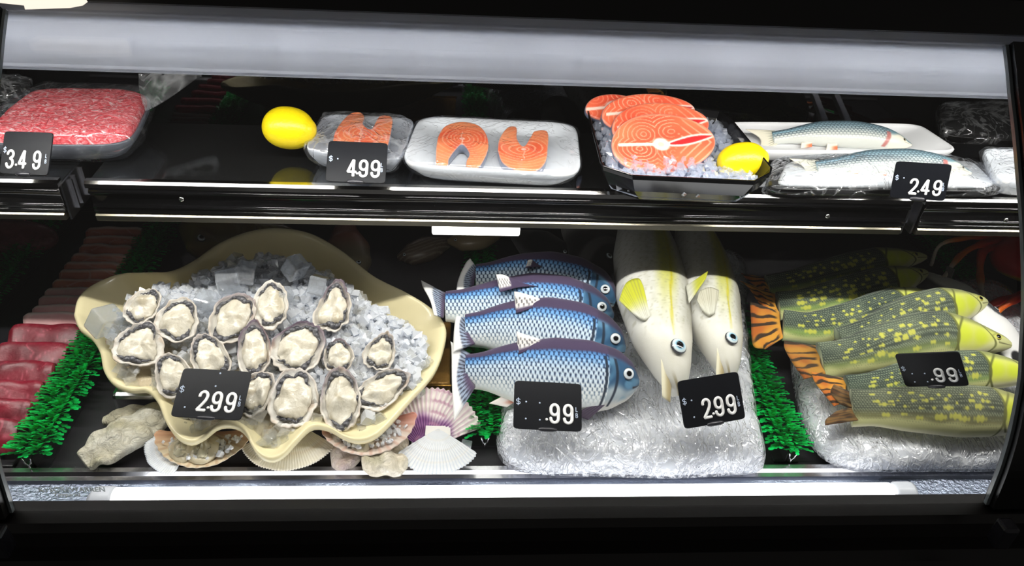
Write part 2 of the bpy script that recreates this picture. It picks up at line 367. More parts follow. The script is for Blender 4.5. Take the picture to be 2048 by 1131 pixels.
def slab(name, outline, th, colf, mat, parent, nrm, res=.0022, sidecol=(.45, .47, .52), rnd_=.0018, botcol=None, bulge=0):
    """a cut slice: outline (world points on one plane), densely meshed face so its pattern can be coloured, rounded rim and skin side"""
    P = np.asarray(outline, float); nrm = unit(nrm); c = P.mean(0); ex = unit(P[np.argmax(np.linalg.norm(P - c, axis=1))] - c); ex = unit(ex - nrm * (ex @ nrm)); ey = np.cross(nrm, ex)
    ex, ey = (unit(A(1, 0, 0) - nrm * nrm[0]), None); ey = np.cross(nrm, ex)
    q = np.c_[(P - c) @ ex, (P - c) @ ey]
    q = catmull(np.vstack([q, q[:1]]), max(60, int(np.linalg.norm(np.diff(np.vstack([q, q[:1]]), axis=0), axis=1).sum() / res)))[:-1]
    if ((q[:, 0] * np.roll(q[:, 1], -1) - np.roll(q[:, 0], -1) * q[:, 1]).sum()) < 0: q = q[::-1]
    n = len(q); t = np.roll(q, -1, 0) - np.roll(q, 1, 0); nn = np.c_[t[:, 1], -t[:, 0]]; nn /= np.linalg.norm(nn, axis=1)[:, None] + 1e-9
    lo, hi = q.min(0), q.max(0); inner = q - nn * rnd_
    gx, gy = np.meshgrid(np.arange(lo[0], hi[0], res), np.arange(lo[1], hi[1], res)); g = np.c_[gx.ravel(), gy.ravel()] + np.random.RandomState(1).uniform(-.2, .2, (gx.size, 2)) * res
    # keep grid points well inside
    ins = np.zeros(len(g), bool); a, b = inner, np.roll(inner, -1, 0)
    for k in range(n):
        cnd = (a[k, 1] > g[:, 1]) != (b[k, 1] > g[:, 1]); xx = (b[k, 0] - a[k, 0]) * (g[:, 1] - a[k, 1]) / (b[k, 1] - a[k, 1] + 1e-12) + a[k, 0]; ins ^= cnd & (g[:, 0] < xx)
    g = g[ins]; dmin = np.min(np.linalg.norm(g[:, None] - inner[None], axis=2), axis=1) if len(g) else np.zeros(0); g = g[dmin > res * .5]; dm = dmin[dmin > res * .5]
    allp = np.vstack([inner, g])
    vo, _, fo, *_r = geometry.delaunay_2d_cdt([Vector(p) for p in allp.tolist()], [(i, (i + 1) % n) for i in range(n)], [], 1, 1e-7)
    vo = np.array([list(v) for v in vo]); nt = len(vo)
    z = np.zeros(nt)
    if bulge: z[n:] = bulge * (1 - np.exp(-np.r_[dm, np.zeros(max(0, nt - n - len(dm)))][:nt - n] / .01))
    top = c + vo[:, :1] * ex + vo[:, 1:] * ey + nrm * z[:, None]
    rings = [(q - nn * rnd_ * .3, -rnd_ * .35), (q, -rnd_ * 1.2), (q, -th * .6), (q - nn * rnd_, -th)]
    V = [top]; C = [colf(vo[:, 0], vo[:, 1])]
    for k, (r, dz) in enumerate(rings):
        V.append(c + r[:, :1] * ex + r[:, 1:] * ey + nrm * dz)
        sc = np.broadcast_to(np.asarray(sidecol, float), (n, 3)).copy()
        if k == 0: sc = mixc(colf(r[:, 0], r[:, 1]), (.95, .80, .76), np.full(n, .35))
        C.append(sc)
    Fc = [tuple(f) for f in fo]
    prev = list(range(n)); base = nt
    for k in range(4):
        cur = [base + k * n + i for i in range(n)]
        Fc += [(prev[(i + 1) % n], prev[i], cur[i], cur[(i + 1) % n]) for i in range(n)]; prev = cur
    Fc.append(tuple(prev[::-1]))
    return mesh(name, np.concatenate(V), Fc, mat, parent, col=np.concatenate(C))
# ================================================================== setting
ZD = 0.70                      # deck level
tag(MB().box((-4, -3, -.05), (4, 2.6, 0)).build('floor', M['floor'], None, smooth=False), kind='structure')
tag(MB().box((-4, 1.6, 0), (4, 1.7, 2.8)).build('wall_back', M['wall'], None, smooth=False), kind='structure')
# ------------------------------------------------------------------ the refrigerated case
case = thing('display_case', 'long black refrigerated seafood case with curved glass front and mirrored back', 'display case', (0, .3, 0))
X0, X1 = -1.12, 1.36
box('deck_pan', (X0, .034, ZD - .03), (X1, .799, ZD), M['deck'], case, .001, label='dark grey deck under the seafood')
box('case_base', (X0, -.17, .05), (X1, .84, ZD - .035), M['dark'], case, 0)
box('mirror_back', (X0, .80, ZD - .02), (X1, .812, 1.42), M['mirror'], case, 0, label='dark mirrored back wall of the case')
box('side_wall', (X0 - .02, -.1, ZD - .02), (X0, .81, 1.42), M['dark'], case, 0); box('side_wall', (X1, -.1, ZD - .02), (X1 + .02, .81, 1.42), M['dark'], case, 0)
box('canopy', (X0, .128, 1.42), (X1, .82, 1.46), M['dark'], case, 0); box('bounce_sheet', (X0, .150, 1.315), (X1, .153, 1.415), M['white'], case, 0)  # white sheet behind the lamp is unseen, added to bounce light into the shield
# front ledge: steel rail, white lip, galvanised trough, lamp
extrude_x('ledge_rail', [(.040, ZD - .002), (.040, ZD + .006), (.034, ZD + .012), (.026, ZD + .012), (.022, ZD + .007), (.014, ZD + .007), (.012, ZD - .002)], X0, X1, M['steel'], case, label='brushed steel rail along the front edge of the deck')
box('lamp_trough', (X0, -.155, ZD - .02), (X1, .013, ZD), M['galv'], case, 0, label='galvanised trough behind the front glass')
y, z = sell(28, 2)
def lampx(px): return at(px, 990, .725)[0]
lx0, lx1 = lampx(216), lampx(1810); ly = at(1000, 996, .725)[1]
lx1 -= .012
lf = mesh('tube_lamp', *loft([np.c_[np.full(28, xx), ly + y * .019, .7255 + z * .019] for xx in (lx0 + .014, lx0 + .02, lx1 - .02, lx1 - .014)]), M['tube'], case, label='glowing white tube lamp along the bottom of the glass')
for xa, xb in ((lx0 - .022, lx0 + .014), (lx1 - .014, lx1 + .022)):
    mesh('lamp_end_cap', *loft([np.c_[np.full(28, xx), ly + y * r, .7255 + z * r] for xx, r in ((xa, .010), (xa + .006, .0175), (xa + .01, .0205), (xb - .004, .0205), (xb, .0195))]), M['cap'], lf)
box('lamp_housing', (lx0 + .01, ly + .018, ZD + .001), (lx1 - .01, ly + .032, ZD + .012), pmat('lamp_bracket', (.42, .41, .50), .4), lf, .001)
for px in (340, 365, 1203): 
    p = at(px, 968, ZD + .012); mesh('screw', *ell2((p[0], ly + .026, ZD + .0125), (.003, 0, 0), (0, .003, 0), (0, 0, .0015), 12, 8), M['steel'], lf)
# black front: lip under the glass, bumper
extrude_x('front_panel', [(-.192, .921), (-.208, .924), (-.222, .921), (-.228, .912), (-.232, .893), (-.234, .871), (-.246, .866), (-.258, .858), (-.263, .846), (-.265, .824), (-.285, .818), (-.297, .806), (-.302, .788), (-.302, .10), (-.17, .10), (-.17, .66), (-.188, .70)], X0, X1, M['bumper'], case, label='black front panel and rounded bumper below the glass')
for px, py in ((8, 1075), (2008, 1060)):
    p = aty(px, py, -.262); box('panel_clip', (p[0] - .012, -.275, p[2] - .018), (p[0] + .006, -.256, p[2] + .016), M['grip'], case, .003)
GP = [(-.05, .722), (-.043, .762), (-.036, .797), (-.022, .845), (-.005, .888), (.012, .925), (.033, .956), (.062, 1.001), (.09, 1.039), (.117, 1.072), (.153, 1.114), (.191, 1.154), (.232, 1.197), (.273, 1.237), (.305, 1.27), (.330, 1.294)]
GP = [(-.77 + .78 * (a + .77), 1.65 - .78 * (1.65 - b)) for a, b in GP]
gpt = catmull(np.array(GP), 60)
GX0, GX1 = -.478, .628
def ribbon(name, x0, x1, d0, d1, mat, parent, **kw):
    """strip following the glass curve between two depths behind it"""
    t = np.gradient(gpt, axis=0); n = np.c_[t[:, 1], -t[:, 0]]; n /= np.linalg.norm(n, axis=1)[:, None]
    a, b = gpt + n * d0, gpt + n * d1
    R = [np.array([(x0, *p) for p in a] + [(x0, *p) for p in b[::-1]]), np.array([(x1, *p) for p in a] + [(x1, *p) for p in b[::-1]])]
    V, Fc = loft(R); return mesh(name, V, Fc, mat, parent, smooth=False, **kw)
gl = ribbon('front_glass', GX0 - .004, GX1 + .004, 0, -.004, M['pane'], case, label='curved clear front glass')
ribbon('glass_edge', GX0 - .003, GX0, .0005, -.0045, pmat('glass_edge', (.42, .45, .46), .2), gl); ribbon('glass_edge', GX1, GX1 + .004, .0005, -.0045, bpy.data.materials['glass_edge'], gl)
ribbon('mullion', GX0 - .085, GX0 - .003, .006, -.014, M['black'], case); ribbon('mullion', GX1 + .004, GX1 + .042, .006, -.012, M['black'], case)
ribbon('mullion', GX1 + .046, GX1 + .12, .004, -.012, M['black'], case)
# hood: black header, white lamp shield, led lamp behind it
extrude_x('header', [(.094, 1.384), (.098, 1.392), (.104, 1.42), (.085, 1.43), (.075, 1.46), (.09, 1.52), (.20, 1.52), (.20, 1.40), (.126, 1.376), (.116, 1.3755)], X0, X1, M['black'], case, label='black hood above the glass')
fx = [(.0850, 1.3115), (.0858, 1.3095), (.0885, 1.3105), (.0920, 1.325), (.0965, 1.342), (.103, 1.357), (.1130, 1.369), (.1160, 1.376), (.1185, 1.376), (.1155, 1.368), (.1055, 1.355), (.0995, 1.341), (.0950, 1.324), (.0880, 1.3125)]
extrude_x('lamp_shield', fx, X0, X1, M['fascia'], case, smooth=False, label='white curved lamp shield under the hood')
hl = box('hood_lamp', (X0 + .02, .108, 1.356), (X1 - .02, .150, 1.361), M['cap'], case, .001)
mb = MB()
for k in range(112):
    xa = X0 + .03 + k * (X1 - X0 - .06) / 112; c = (xa, .1000, 1.3335)
    mb.add([c, (xa + .013, .1000, 1.3335), (xa + .013, .1100, 1.3335), (xa, .1100, 1.3335)], [(0, 1, 2, 3)])
mb.build('led_strip', M['led'], hl, smooth=False, label='row of small white lamps')
# lettering etched low on the left of the glass
def text(name, s, size, origin, ex, ey, mat, parent, depth=.0004, label=None):
    cu = bpy.data.curves.new(name, 'FONT'); cu.body = s; cu.size = size; cu.extrude = depth; cu.resolution_u = 3; cu.offset = size * .012
    tmp = bpy.data.objects.new(name, cu); COL.objects.link(tmp)
    me = bpy.data.meshes.new_from_object(tmp.evaluated_get(bpy.context.evaluated_depsgraph_get())); V = np.array([v.co[:] for v in me.vertices]); Fc = [tuple(p.vertices) for p in me.polygons]
    bpy.data.objects.remove(tmp); ez = np.cross(ex, ey)
    return mesh(name, A(*origin) + V[:, :1] * ex + V[:, 1:2] * ey + V[:, 2:] * ez, Fc, mat, parent, smooth=False, label=label)
gy = lambda zz: np.interp(zz, gpt[:, 1], gpt[:, 0])
zt = .958; gdir = unit(A(0, gy(zt + .01) - gy(zt), .01))
for s, px, py, sz in (('KYSOR//WARREN', 78, 983, .0088), ('Tempered', 108, 992, .0066)):
    zz = 1.65 - .78 * (1.65 - (.722 + (1002 - py + 18) / 1250)); p = None
    for k in range(40):
        yy = gy(zz); p = aty(px, py, yy - .0008); zz = .5 * zz + .5 * p[2]
    text('etched_lettering', s, sz, p, A(1, 0, 0), gdir, M['etch'], gl, label='small white lettering on the glass')
# ------------------------------------------------------------------ shelves
SH = 1.082
def ridge(z, r=.0022, y=.2365, n=9): return [(y - r * math.sin(t), z + r * math.cos(t)) for t in np.linspace(.05, math.pi - .05, n)]
CHAN = [(.2375, SH - .0075), *ridge(SH - .0125, .0034), (.2378, SH - .018), (.2382, SH - .020), (.2382, SH - .033), *ridge(SH - .0372, .0022), *ridge(SH - .0445, .0022), (.238, SH - .048), (.246, SH - .048), (.246, SH - .0075)]
def shelf(x0, x1, label, screws, end_left=False, end_right=False):
    o = thing('shelf', label, 'shelf', ((x0 + x1) / 2, .34, SH - .03), 'shelf sections along the case')
    box('shelf_plate', (x0, .245, SH - .012), (x1, .452, SH - .003), M['shelf'], o, .0008, label='polished dark metal plate')
    extrude_x('front_lip', [(.236, SH - .007), (.236, SH + .0), (.240, SH + .0035), (.248, SH + .0035), (.250, SH - .007)], x0, x1, M['chrome'], o, label='bright metal lip')
    bx0, bx1 = x0 + .004, x1 - .002
    extrude_x('price_channel', CHAN, bx0, bx1, M['blackgloss'], o, smooth=True, label='black ribbed channel')
    extrude_x('bottom_strip', [(.237, SH - .049), (.234, SH - .0515), (.234, SH - .0595), (.2365, SH - .0615), (.26, SH - .0615), (.26, SH - .049)], bx0, x1 - .004, M['strip'], o, label='bright metal strip')
    for px, py in screws:
        p = aty(px, py, .2375); V, Fc, Q = ellipsoid((p[0], .2372, p[2]), (.0042, 0, 0), (0, .0025, 0), (0, 0, .0042), 16, 10); sc = mesh('screw', V, Fc, M['chrome'], o)
        MB().box((p[0] - .0026, .2342, p[2] - .0005), (p[0] + .0026, .2350, p[2] + .0005)).build('screw_slot', M['black'], sc, smooth=False)
    for e, xx in ((end_left, x0), (end_right, x1)):
        if e:
            s = 1 if xx == x1 else -1
            mb = MB().box((min(xx, xx + s * .003), .240, SH - .062), (max(xx, xx + s * .003), .44, SH - .004))
            for yy in (.262, .275, .30): mb.box((min(xx, xx + s * .007), yy, SH - .055), (max(xx, xx + s * .007), yy + .003, SH - .008))
            mb.build('end_bracket', M['steel'], o, smooth=False)
    return o
sx0, sx1 = aty(172, 385, .235)[0], aty(1818, 430, .235)[0]
shelf(sx0, sx1, 'long middle shelf holding the salmon packs, lemons and foam fish trays', [(363, 398), (1655, 432)], False, True)
shelf(X0 + .01, aty(118, 380, .235)[0], 'short piece of shelf at the left under the ground beef tray', [], False, True)
shelf(aty(1842, 430, .235)[0], X1 - .01, 'short piece of shelf at the right under the partly hidden white tray', [(2012, 440)], True, False)
pk = thing('shelf_fill_lamp', 'small white lamp box under the middle shelf edge, its glow raised as fill light', 'lamp', aty(952, 448, .262))
p, q = aty(864, 449, .262), aty(1039, 470, .262)
box('lamp_box', (p[0], .256, q[2] + .001), (q[0], .285, p[2]), M['puck'], pk, .003)
box('lamp_mount', (p[0] + .006, .264, p[2]), (q[0] - .006, .283, SH - .0615), M['white'], pk, .001)
br = thing('shelf_bracket', 'pair of bare steel bracket bars behind the foam fish tray', 'bracket', aty(1650, 215, .72))
for a, b in (((1628, 180), (1655, 250)), ((1672, 184), (1702, 252))):
    P0, P1 = aty(*a, .79), aty(*b, .60); w = .006
    V = [P + A(dx, 0, dz) for P in (P0, P1) for dx, dz in ((-w, 0), (w, 0), (w, -.012), (-w, -.012))]
    mesh('bracket_bar', V, [(0, 1, 5, 4), (1, 2, 6, 5), (2, 3, 7, 6), (3, 0, 4, 7), (0, 3, 2, 1), (4, 5, 6, 7)], M['steel'], br, smooth=False)
# ------------------------------------------------------------------ price tags
def strokes(ch):
    def arc(cx, cy, rx, ry, a0, a1, n=16): return [(cx + rx * math.cos(math.radians(a)), cy + ry * math.sin(math.radians(a))) for a in np.linspace(a0, a1, n)]
    if ch == '9': return [([*arc(.30, .70, .20, .20, 0, 180, 14), *arc(.30, .62, .20, .19, 180, 360, 14)], True), ([(.50, .72), (.50, .5), (.50, .30), *arc(.30, .28, .20, .19, 0, -180, 14), (.10, .31)], False)]
    if ch == '2': return [([(.10, .68), *arc(.30, .72, .20, .19, 170, -20, 14), (.45, .54), (.30, .33), (.15, .16), (.10, .09)], False), ([(.10, .09), (.30, .09), (.53, .09)], False)]
    if ch == '4': return [([(.40, .92), (.25, .62), (.10, .30)], False), ([(.10, .30), (.35, .30), (.58, .30)], False), ([(.42, .92), (.42, .5), (.42, .08)], False)]
    if ch == '3': return [([(.10, .72), *arc(.29, .735, .20, .175, 160, -70, 12), (.28, .53)], False), ([(.28, .53), *arc(.29, .305, .22, .215, 75, -165, 14), (.08, .30)], False)]
    if ch == '$': return [([*arc(.30, .67, .22, .17, 20, 260, 12), *arc(.30, .33, .22, .17, 80, -160, 12)], False), ([(.30, 1.0), (.30, .5), (.30, 0)], False)]
    if ch == 'L': return [([(.12, .95), (.12, .5), (.12, .08)], False), ([(.12, .08), (.3, .08), (.5, .08)], False)]
    if ch == 'B': return [([(.12, .95), (.12, .5), (.12, .06)], False), ([(.12, .94), *arc(.28, .73, .20, .20, 80, -80, 8), (.12, .52)], False), ([(.12, .52), *arc(.28, .28, .24, .22, 80, -80, 8), (.12, .06)], False)]
def glyph(name, ch, c, ex, ey, h, wd, r, mat, parent, flat=.55):
    mb = MB(); n = np.cross(ex, ey)
    for pts, cl in strokes(ch):
        P = np.array([c + ex * (a - .30) * wd / .6 + ey * (b - .5) * h for a, b in pts])
        P = catmull(P, 40) if not cl else P
        mb.add(*tube(P, r, 10, n, flat, cl))
    return mb.build(name, mat, parent)
def price_tag(label, BL, TL, TR, items, pegs=(), dot=None, rel=1.0, pull=.972):
    BL, TL, TR = (CAM + (A(*q) - CAM) * pull for q in (BL, TL, TR)); ex = unit(TR - TL); ey = TL - BL; ey = unit(ey - ex * (ey @ ex)); n = np.cross(ex, ey)
    W = np.linalg.norm(TR - TL); H = abs((TL - BL) @ ey); O = TL - ey * H; th = .0022
    t = thing('price_tag', label, 'price tag', O + ex * W / 2, 'black price tags with white numbers')
    P = lambda u, v, k=0: O + ex * (u * W) + ey * (v * H) + n * k
    x, y = sell(48, 16); R = []
    for s, k in ((.985, -th), (1, -th + .0004), (1, -.0004), (.99, 0)): R.append(np.array([P(.5 + a * .5 * s, .5 + b * .5 * s, k) for a, b in zip(x, y)]))
    V, Fc = loft(R); mesh('tag_plate', V, Fc, M['tag'], t, smooth=False)
    for ch, u in items: glyph('price_digit', ch, P(u, .345, .0004), ex, ey, H * .455 * rel, W * .165 * rel, W * .0235, M['digit'], t)
    if dot: mesh('decimal_point', *ell2(P(dot, .215, .0005), ex * W * .021, ey * W * .021, n * .0014, 16, 10), M['digit'], t)
    glyph('currency_mark', '$', P(.065, .56, .0002), ex, ey, H * .155, W * .075, W * .0062, M['mark'], t)
    glyph('unit_mark', 'L', P(.925, .45, .0002), ex, ey, H * .10, W * .04, W * .0055, M['mark'], t); glyph('unit_mark', 'B', P(.925, .325, .0002), ex, ey, H * .10, W * .04, W * .0055, M['mark'], t)
    for u, v in pegs: mesh('peg_hole', *ell2(P(u, v, .0002), ex * W * .014, ey * W * .014, n * .0006, 12, 8), M['mark'], t)
    V, Fc = tube([P(u, .01, .0005) for u in (.37, .42, .5, .58, .63)], [.0022, .0034, .0036, .0034, .0022], 12, n, .9); mesh('tag_clip', V, Fc, M['grip'], t)
    return t
price_tag('black price tag reading 4.99 in front of the small wrapped salmon pack', (-.1934, .238, 1.0937), (-.1914, .286, 1.1348), (-.1044, .2825, 1.1349), [('4', .42), ('9', .62), ('9', .82)], [(.18, .56)], .52, 1.04)
price_tag('black price tag reading 2.49 in front of the foam fish trays', (.6607, .238, 1.0859), (.6616, .256, 1.1387), (.7414, .2421, 1.1421), [('2', .39), ('4', .60), ('9', .82)], [(.19, .56)], .49, 1.04)
price_tag('black price tag reading 3.49 under the ground beef', (-.646, .238, 1.0953), (-.6413, .2758, 1.1421), (-.5609, .2495, 1.1544), [('3', .20), ('4', .45), ('9', .75)], [], .34, 1.06)
price_tag('black price tag reading 2.99 in the shell tray of oysters', (-.4243, .0687, .785), (-.4181, .1384, .8187), (-.3126, .1284, .8201), [('2', .40), ('9', .60), ('9', .80)], [(.17, .2), (.55, .93), (.53, .66)], .50)
price_tag('black price tag reading .99 in front of the blue fish', (.0867, .0438, .785), (.0906, .1106, .821), (.1953, .1061, .8182), [('9', .60), ('9', .80)], [(.18, .56), (.38, .55), (.18, .21), (.385, .2)], .485)
price_tag('tilted black price tag reading 2.99 below the white fish heads', (.3499, .0414, .785), (.3389, .0885, .8407), (.4381, .1047, .8472), [('2', .40), ('9', .60), ('9', .80)], [(.18, .56), (.18, .21)], .495)
price_tag('black price tag reading .99 leaning on the green spotted fish', (.7383, .11, .81), (.6995, .132, .8602), (.7616, .0834, .9086), [('9', .60), ('9', .80)], [(.18, .4), (.38, .4), (.18, .15), (.385, .15)], .47)
hs = thing('reflection_wedge', 'bright glowing wedge standing in for a light reflection at the upper left corner above the glass', 'lamp', aty(80, 8, .02))  # glowing wedge added in place of a ceiling light's reflection on the glass
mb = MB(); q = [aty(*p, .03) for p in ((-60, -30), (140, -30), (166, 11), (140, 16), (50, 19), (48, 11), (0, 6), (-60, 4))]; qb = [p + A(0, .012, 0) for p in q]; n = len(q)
mb.add(q + qb, [tuple(range(n))[::-1], tuple(range(n, 2 * n))] + [(i, (i + 1) % n, n + (i + 1) % n, n + i) for i in range(n)]); mb.build('glow_wedge', emat('reflection_glow', (1, .95, .88), 1.1), hs, smooth=False)
# ================================================================== shelf goods
ORG = A(.93, .40, .25)
def lemon(label, px, py, rx, ry, y, ang, group=None, nub=1):
    c = aty(px, py, y); k = 1550 / ((c - CAM) @ FW); ax = RT * math.cos(ang) + UP * math.sin(ang) * .75 + FW * .25 * math.sin(ang); ax = unit(ax)
    b = unit(np.cross(ax, FW)); d = np.cross(ax, b); L, r = rx / k, ry / k
    t = np.linspace(-1, 1, 60); rr = r * np.sqrt(np.clip(1 - abs(t) ** 2.25, 0, 1)) ; nubr = np.exp(-((t - 1) / .10) ** 2) * r * .17 + np.exp(-((t + 1) / .05) ** 2) * r * .19
    rr = np.maximum(rr, nubr * (abs(t) < .999)); tt = t * L * (1 + .09 * sm(t, .86, 1)); rr[0] *= .3; rr[-1] *= .3
    a = np.linspace(0, 2 * math.pi, 56, endpoint=False)
    V = (c + tt[:, None, None] * ax + rr[:, None, None] * (np.cos(a)[None, :, None] * b + np.sin(a)[None, :, None] * d)).reshape(-1, 3)
    T = np.repeat(t, 56); V = V + (nz(V * 40, 1.2, 3) * .0009)[:, None] * unit(b)
    col = mixc((.905, .81, .05), (.86, .74, .14), sm(abs(T), .86, 1)); col = mixc(col, (.80, .72, .25), sm(T, .965, 1) * .8 + sm(-T, .975, 1) * .6)
    o = mesh('lemon', V, gridF(60, 56, False, True) + [tuple(range(56))[::-1], tuple(range(59 * 56, 60 * 56))], M['lemon'], None, col=col, loc=c - A(0, 0, r))
    tag(o, label, 'lemon', 'whole lemons on the shelf'); return o
lemon('yellow lemon lying alone on the shelf left of the salmon packs', 577, 256, 52, 42, .335, -.12)
# --- small wrapped pack with a notched steak
Zp = 1.108
def pxq(pts, z): return [at(px, py, z) for px, py in pts]
def salmon_col(cx, cy, s, seed, k=2.4):
    """orange flesh with thin pale muscle lines bowed round the backbone at (cx,cy)"""
    def f(x, y):
        u, v = (x - cx) / s, (y - cy) / s; n = nz(np.c_[u, v], 2.2, seed) * .18
        d = np.hypot(u * .9, v * 1.15) + n; ln = .5 + .5 * np.cos(d * 2 * math.pi * k * 1.9 + 1.6 * np.abs(u))
        c = mixc(mixc((.90, .36, .22), (.95, .52, .33), .5 + .5 * nz(np.c_[u, v], 3, seed + 5)), (.98, .74, .58), sm(ln, .82, .98) * .75)
        c = mixc(c, (.97, .62, .42), sm(np.abs(u) * .6 + np.abs(v), .9, 1.25) * .5)
        r = np.hypot(u * 1.2, v * 1.5); c = mixc(c, (.97, .80, .74), sm(-r, -.16, -.10)); c = mixc(c, (.93, .55, .45), sm(-r, -.08, -.04))
        c = mixc(c, (.97, .78, .68), sm(-np.abs(u + .03 * np.sin(v * 9)), -.03, -.012) * (v < .6) * (v > -.75) * .8)
        return c
    return f
def z2(l): return [(480 + x / 2.926, 180 + y / 2.926) for x, y in l]
SA = z2([(1145, 415), (1148, 330), (1165, 270), (1210, 228), (1300, 212), (1390, 228), (1440, 270), (1455, 330), (1430, 390), (1385, 437), (1330, 432), (1325, 400), (1342, 362), (1300, 318), (1255, 350), (1222, 390), (1213, 420)])
SB = z2([(1508, 345), (1515, 295), (1545, 252), (1578, 232), (1618, 238), (1622, 290), (1660, 326), (1700, 280), (1725, 254), (1798, 258), (1802, 340), (1790, 400), (1745, 440), (1680, 447), (1600, 435), (1535, 400)])
SC = z2([(540, 290), (555, 240), (600, 188), (650, 154), (705, 150), (730, 170), (722, 205), (768, 228), (818, 168), (890, 174), (885, 240), (858, 320), (820, 365), (700, 375), (590, 350)])
def notched(label, outl, z, seed, th, spine):
    P = pxq(outl, z); c = np.mean(P, axis=0); sp = at(*spine, z); n = A(0, -.12, 1)
    t = thing('salmon_steak', label, 'salmon steak', c - A(0, 0, th), 'salmon steaks on the shelf')
    mesh_c = salmon_col(sp[0] - c[0], sp[1] - c[1], .034, seed)
    slab('flesh', P, th, mesh_c, M['steak'], t, n, .0016, (.50, .53, .60)); return t
def film_over(name, Q, h, parent, mat, **kw): return film_mesh(name, Q, h, mat, parent, **kw)
Qp = pxq([(648, 227), (832, 236), (800, 322), (606, 300)], 1.116)
pk1 = thing('salmon_pack', 'small grey foam tray of salmon wrapped in crinkled film, behind the 4.99 tag', 'food pack', np.mean(Qp, axis=0) - A(0, 0, .032))
tray_mesh('foam_tray', Qp, .031, pmat('grey_foam', (.70, .71, .74), .5), pk1, depth=.016)
film_mesh('film', Qp, .031, M['film2'], pk1, rise=.007, seed=5, amp=.003, over=1.03, dome=.014)
notched('wrapped salmon steak with a notch, standing behind the 4.99 tag', SC, 1.121, 3, .019, z2([(708, 252)])[0])
# --- white tray with two steaks
Qw = pxq([(838, 231), (1154, 246), (1164, 350), (800, 328)], 1.116)
pk2 = thing('salmon_tray', 'long white foam tray holding two cut salmon steaks under clear film', 'food tray', np.mean(Qw, axis=0) - A(0, 0, .032))
tray_mesh('foam_tray', Qw, .031, M['foam'], pk2, depth=.017, lip=.008)
film_mesh('film', Qw, .031, M['film'], pk2, rise=.006, seed=9, amp=.0015, dome=.012)
notched('horseshoe salmon steak with legs pointing to the front, left in the white tray', SA, 1.118, 11, .018, z2([(1298, 294)])[0])
notched('salmon steak with two legs pointing to the back, right in the white tray', SB, 1.118, 17, .018, z2([(1660, 342)])[0])
# --- black bowl with ice, big steaks and a lemon
bowl = thing('ice_bowl', 'glossy black angular bowl of clear ice at the shelf edge', 'bowl', aty(1350, 400, .27) * A(1, 1, 0) + A(0, 0, SH))
zb = 1.137
rim = [at(1172, 214, zb + .012), at(1196, 190, zb + .012), at(1440, 222, zb + .012), at(1465, 240, zb + .010), at(1545, 336, zb), at(1543, 347, zb - .001), at(1512, 363, zb - .002), at(1265, 352, zb - .002), at(1205, 333, zb), at(1200, 326, zb)]
rim = np.array(rim); cen = rim.mean(0); bot = cen * A(1, 1, 0) + A(0, -.004, SH + .001)
def rr(s, dz, k): 
    p = cen + (rim - cen) * s; q = bot + (rim - cen) * A(1, 1, 0) * s; o = p * (1 - k) + q * k; o[:, 2] += dz; return o
V, Fc = loft([rr(.02, 0, 1), rr(.70, 0, 1), rr(.76, .003, .97), rr(.90, 0, .55), rr(.985, 0, .12), rr(1.0, 0, 0), rr(.995, .0015, 0), rr(.975, .001, 0), rr(.95, 0, .15), rr(.87, 0, .55), rr(.74, .004, .92), rr(.02, .004, .93)])
ob = mesh('bowl_shell', V, Fc, M['blackgloss'], bowl, smooth=False); bevel(ob, .0012, 2, .4)
def chunks(n, place, size, seed, squash=.8):
    """many little faceted lumps in one mesh"""
    r = np.random.RandomState(seed); mb = MB(); ico = bmesh.new(); bmesh.ops.create_icosphere(ico, subdivisions=1, radius=1); bv = np.array([v.co[:] for v in ico.verts]); bf = [tuple(v.index for v in f.verts) for f in ico.faces]; ico.free()
    cube = np.array([(x, y, z) for x in (-1, 1) for y in (-1, 1) for z in (-1, 1)], float); cf = [(0, 1, 3, 2), (4, 6, 7, 5), (0, 4, 5, 1), (2, 3, 7, 6), (0, 2, 6, 4), (1, 5, 7, 3)]
    for k in range(n):
        p = place(r)
        if p is None: continue
        s = size * r.uniform(.55, 1.25); Rm = np.linalg.qr(r.normal(size=(3, 3)))[0]
        if r.rand() < .55: v = cube * r.uniform(.45, .85, 3) + r.uniform(-.22, .22, (8, 3)); f = cf
        else: v = bv * r.uniform(.6, 1.0, 3) * (1 + r.uniform(-.2, .2, (len(bv), 1))); f = bf
        mb.add(p + (v * s) @ Rm.T, f)
    return mb
rimxy = rim[:, :2]
def inpoly(p, poly):
    x, y = p; c = False; n = len(poly)
    for i in range(n):
        a, b = poly[i], poly[(i + 1) % n]
        if (a[1] > y) != (b[1] > y) and x < (b[0] - a[0]) * (y - a[1]) / (b[1] - a[1]) + a[0]: c = not c
    return c
inner = cen[:2] + (rimxy - cen[:2]) * .88
def pl(r):
    for _ in range(20):
        q = A(r.uniform(rimxy[:, 0].min(), rimxy[:, 0].max()), r.uniform(rimxy[:, 1].min(), rimxy[:, 1].max()))
        if inpoly(q, inner): return A(q[0], q[1], 1.119 + .11 * (q[1] - .26) + r.uniform(-.008, .005))
ci = chunks(1100, pl, .0068, 5).build('crushed_ice', pmat('ice_under', (.80, .83, .90), .2), bowl, smooth=False, kind='stuff'); ci.data.materials[0] = clear_mat('bowl_ice', .30, (.90, .92, .98), boost=1.6, base=.10)
fill = cen + (rim - cen) * .84; fill[:, 2] = 1.108 + .10 * (fill[:, 1] - .26); mesh('ice_bed', *loft([fill - A(0, 0, .01), fill]), pmat('ice_bed', (.62, .65, .72), .3, bump=(260, .8, .003)), bowl, smooth=False)
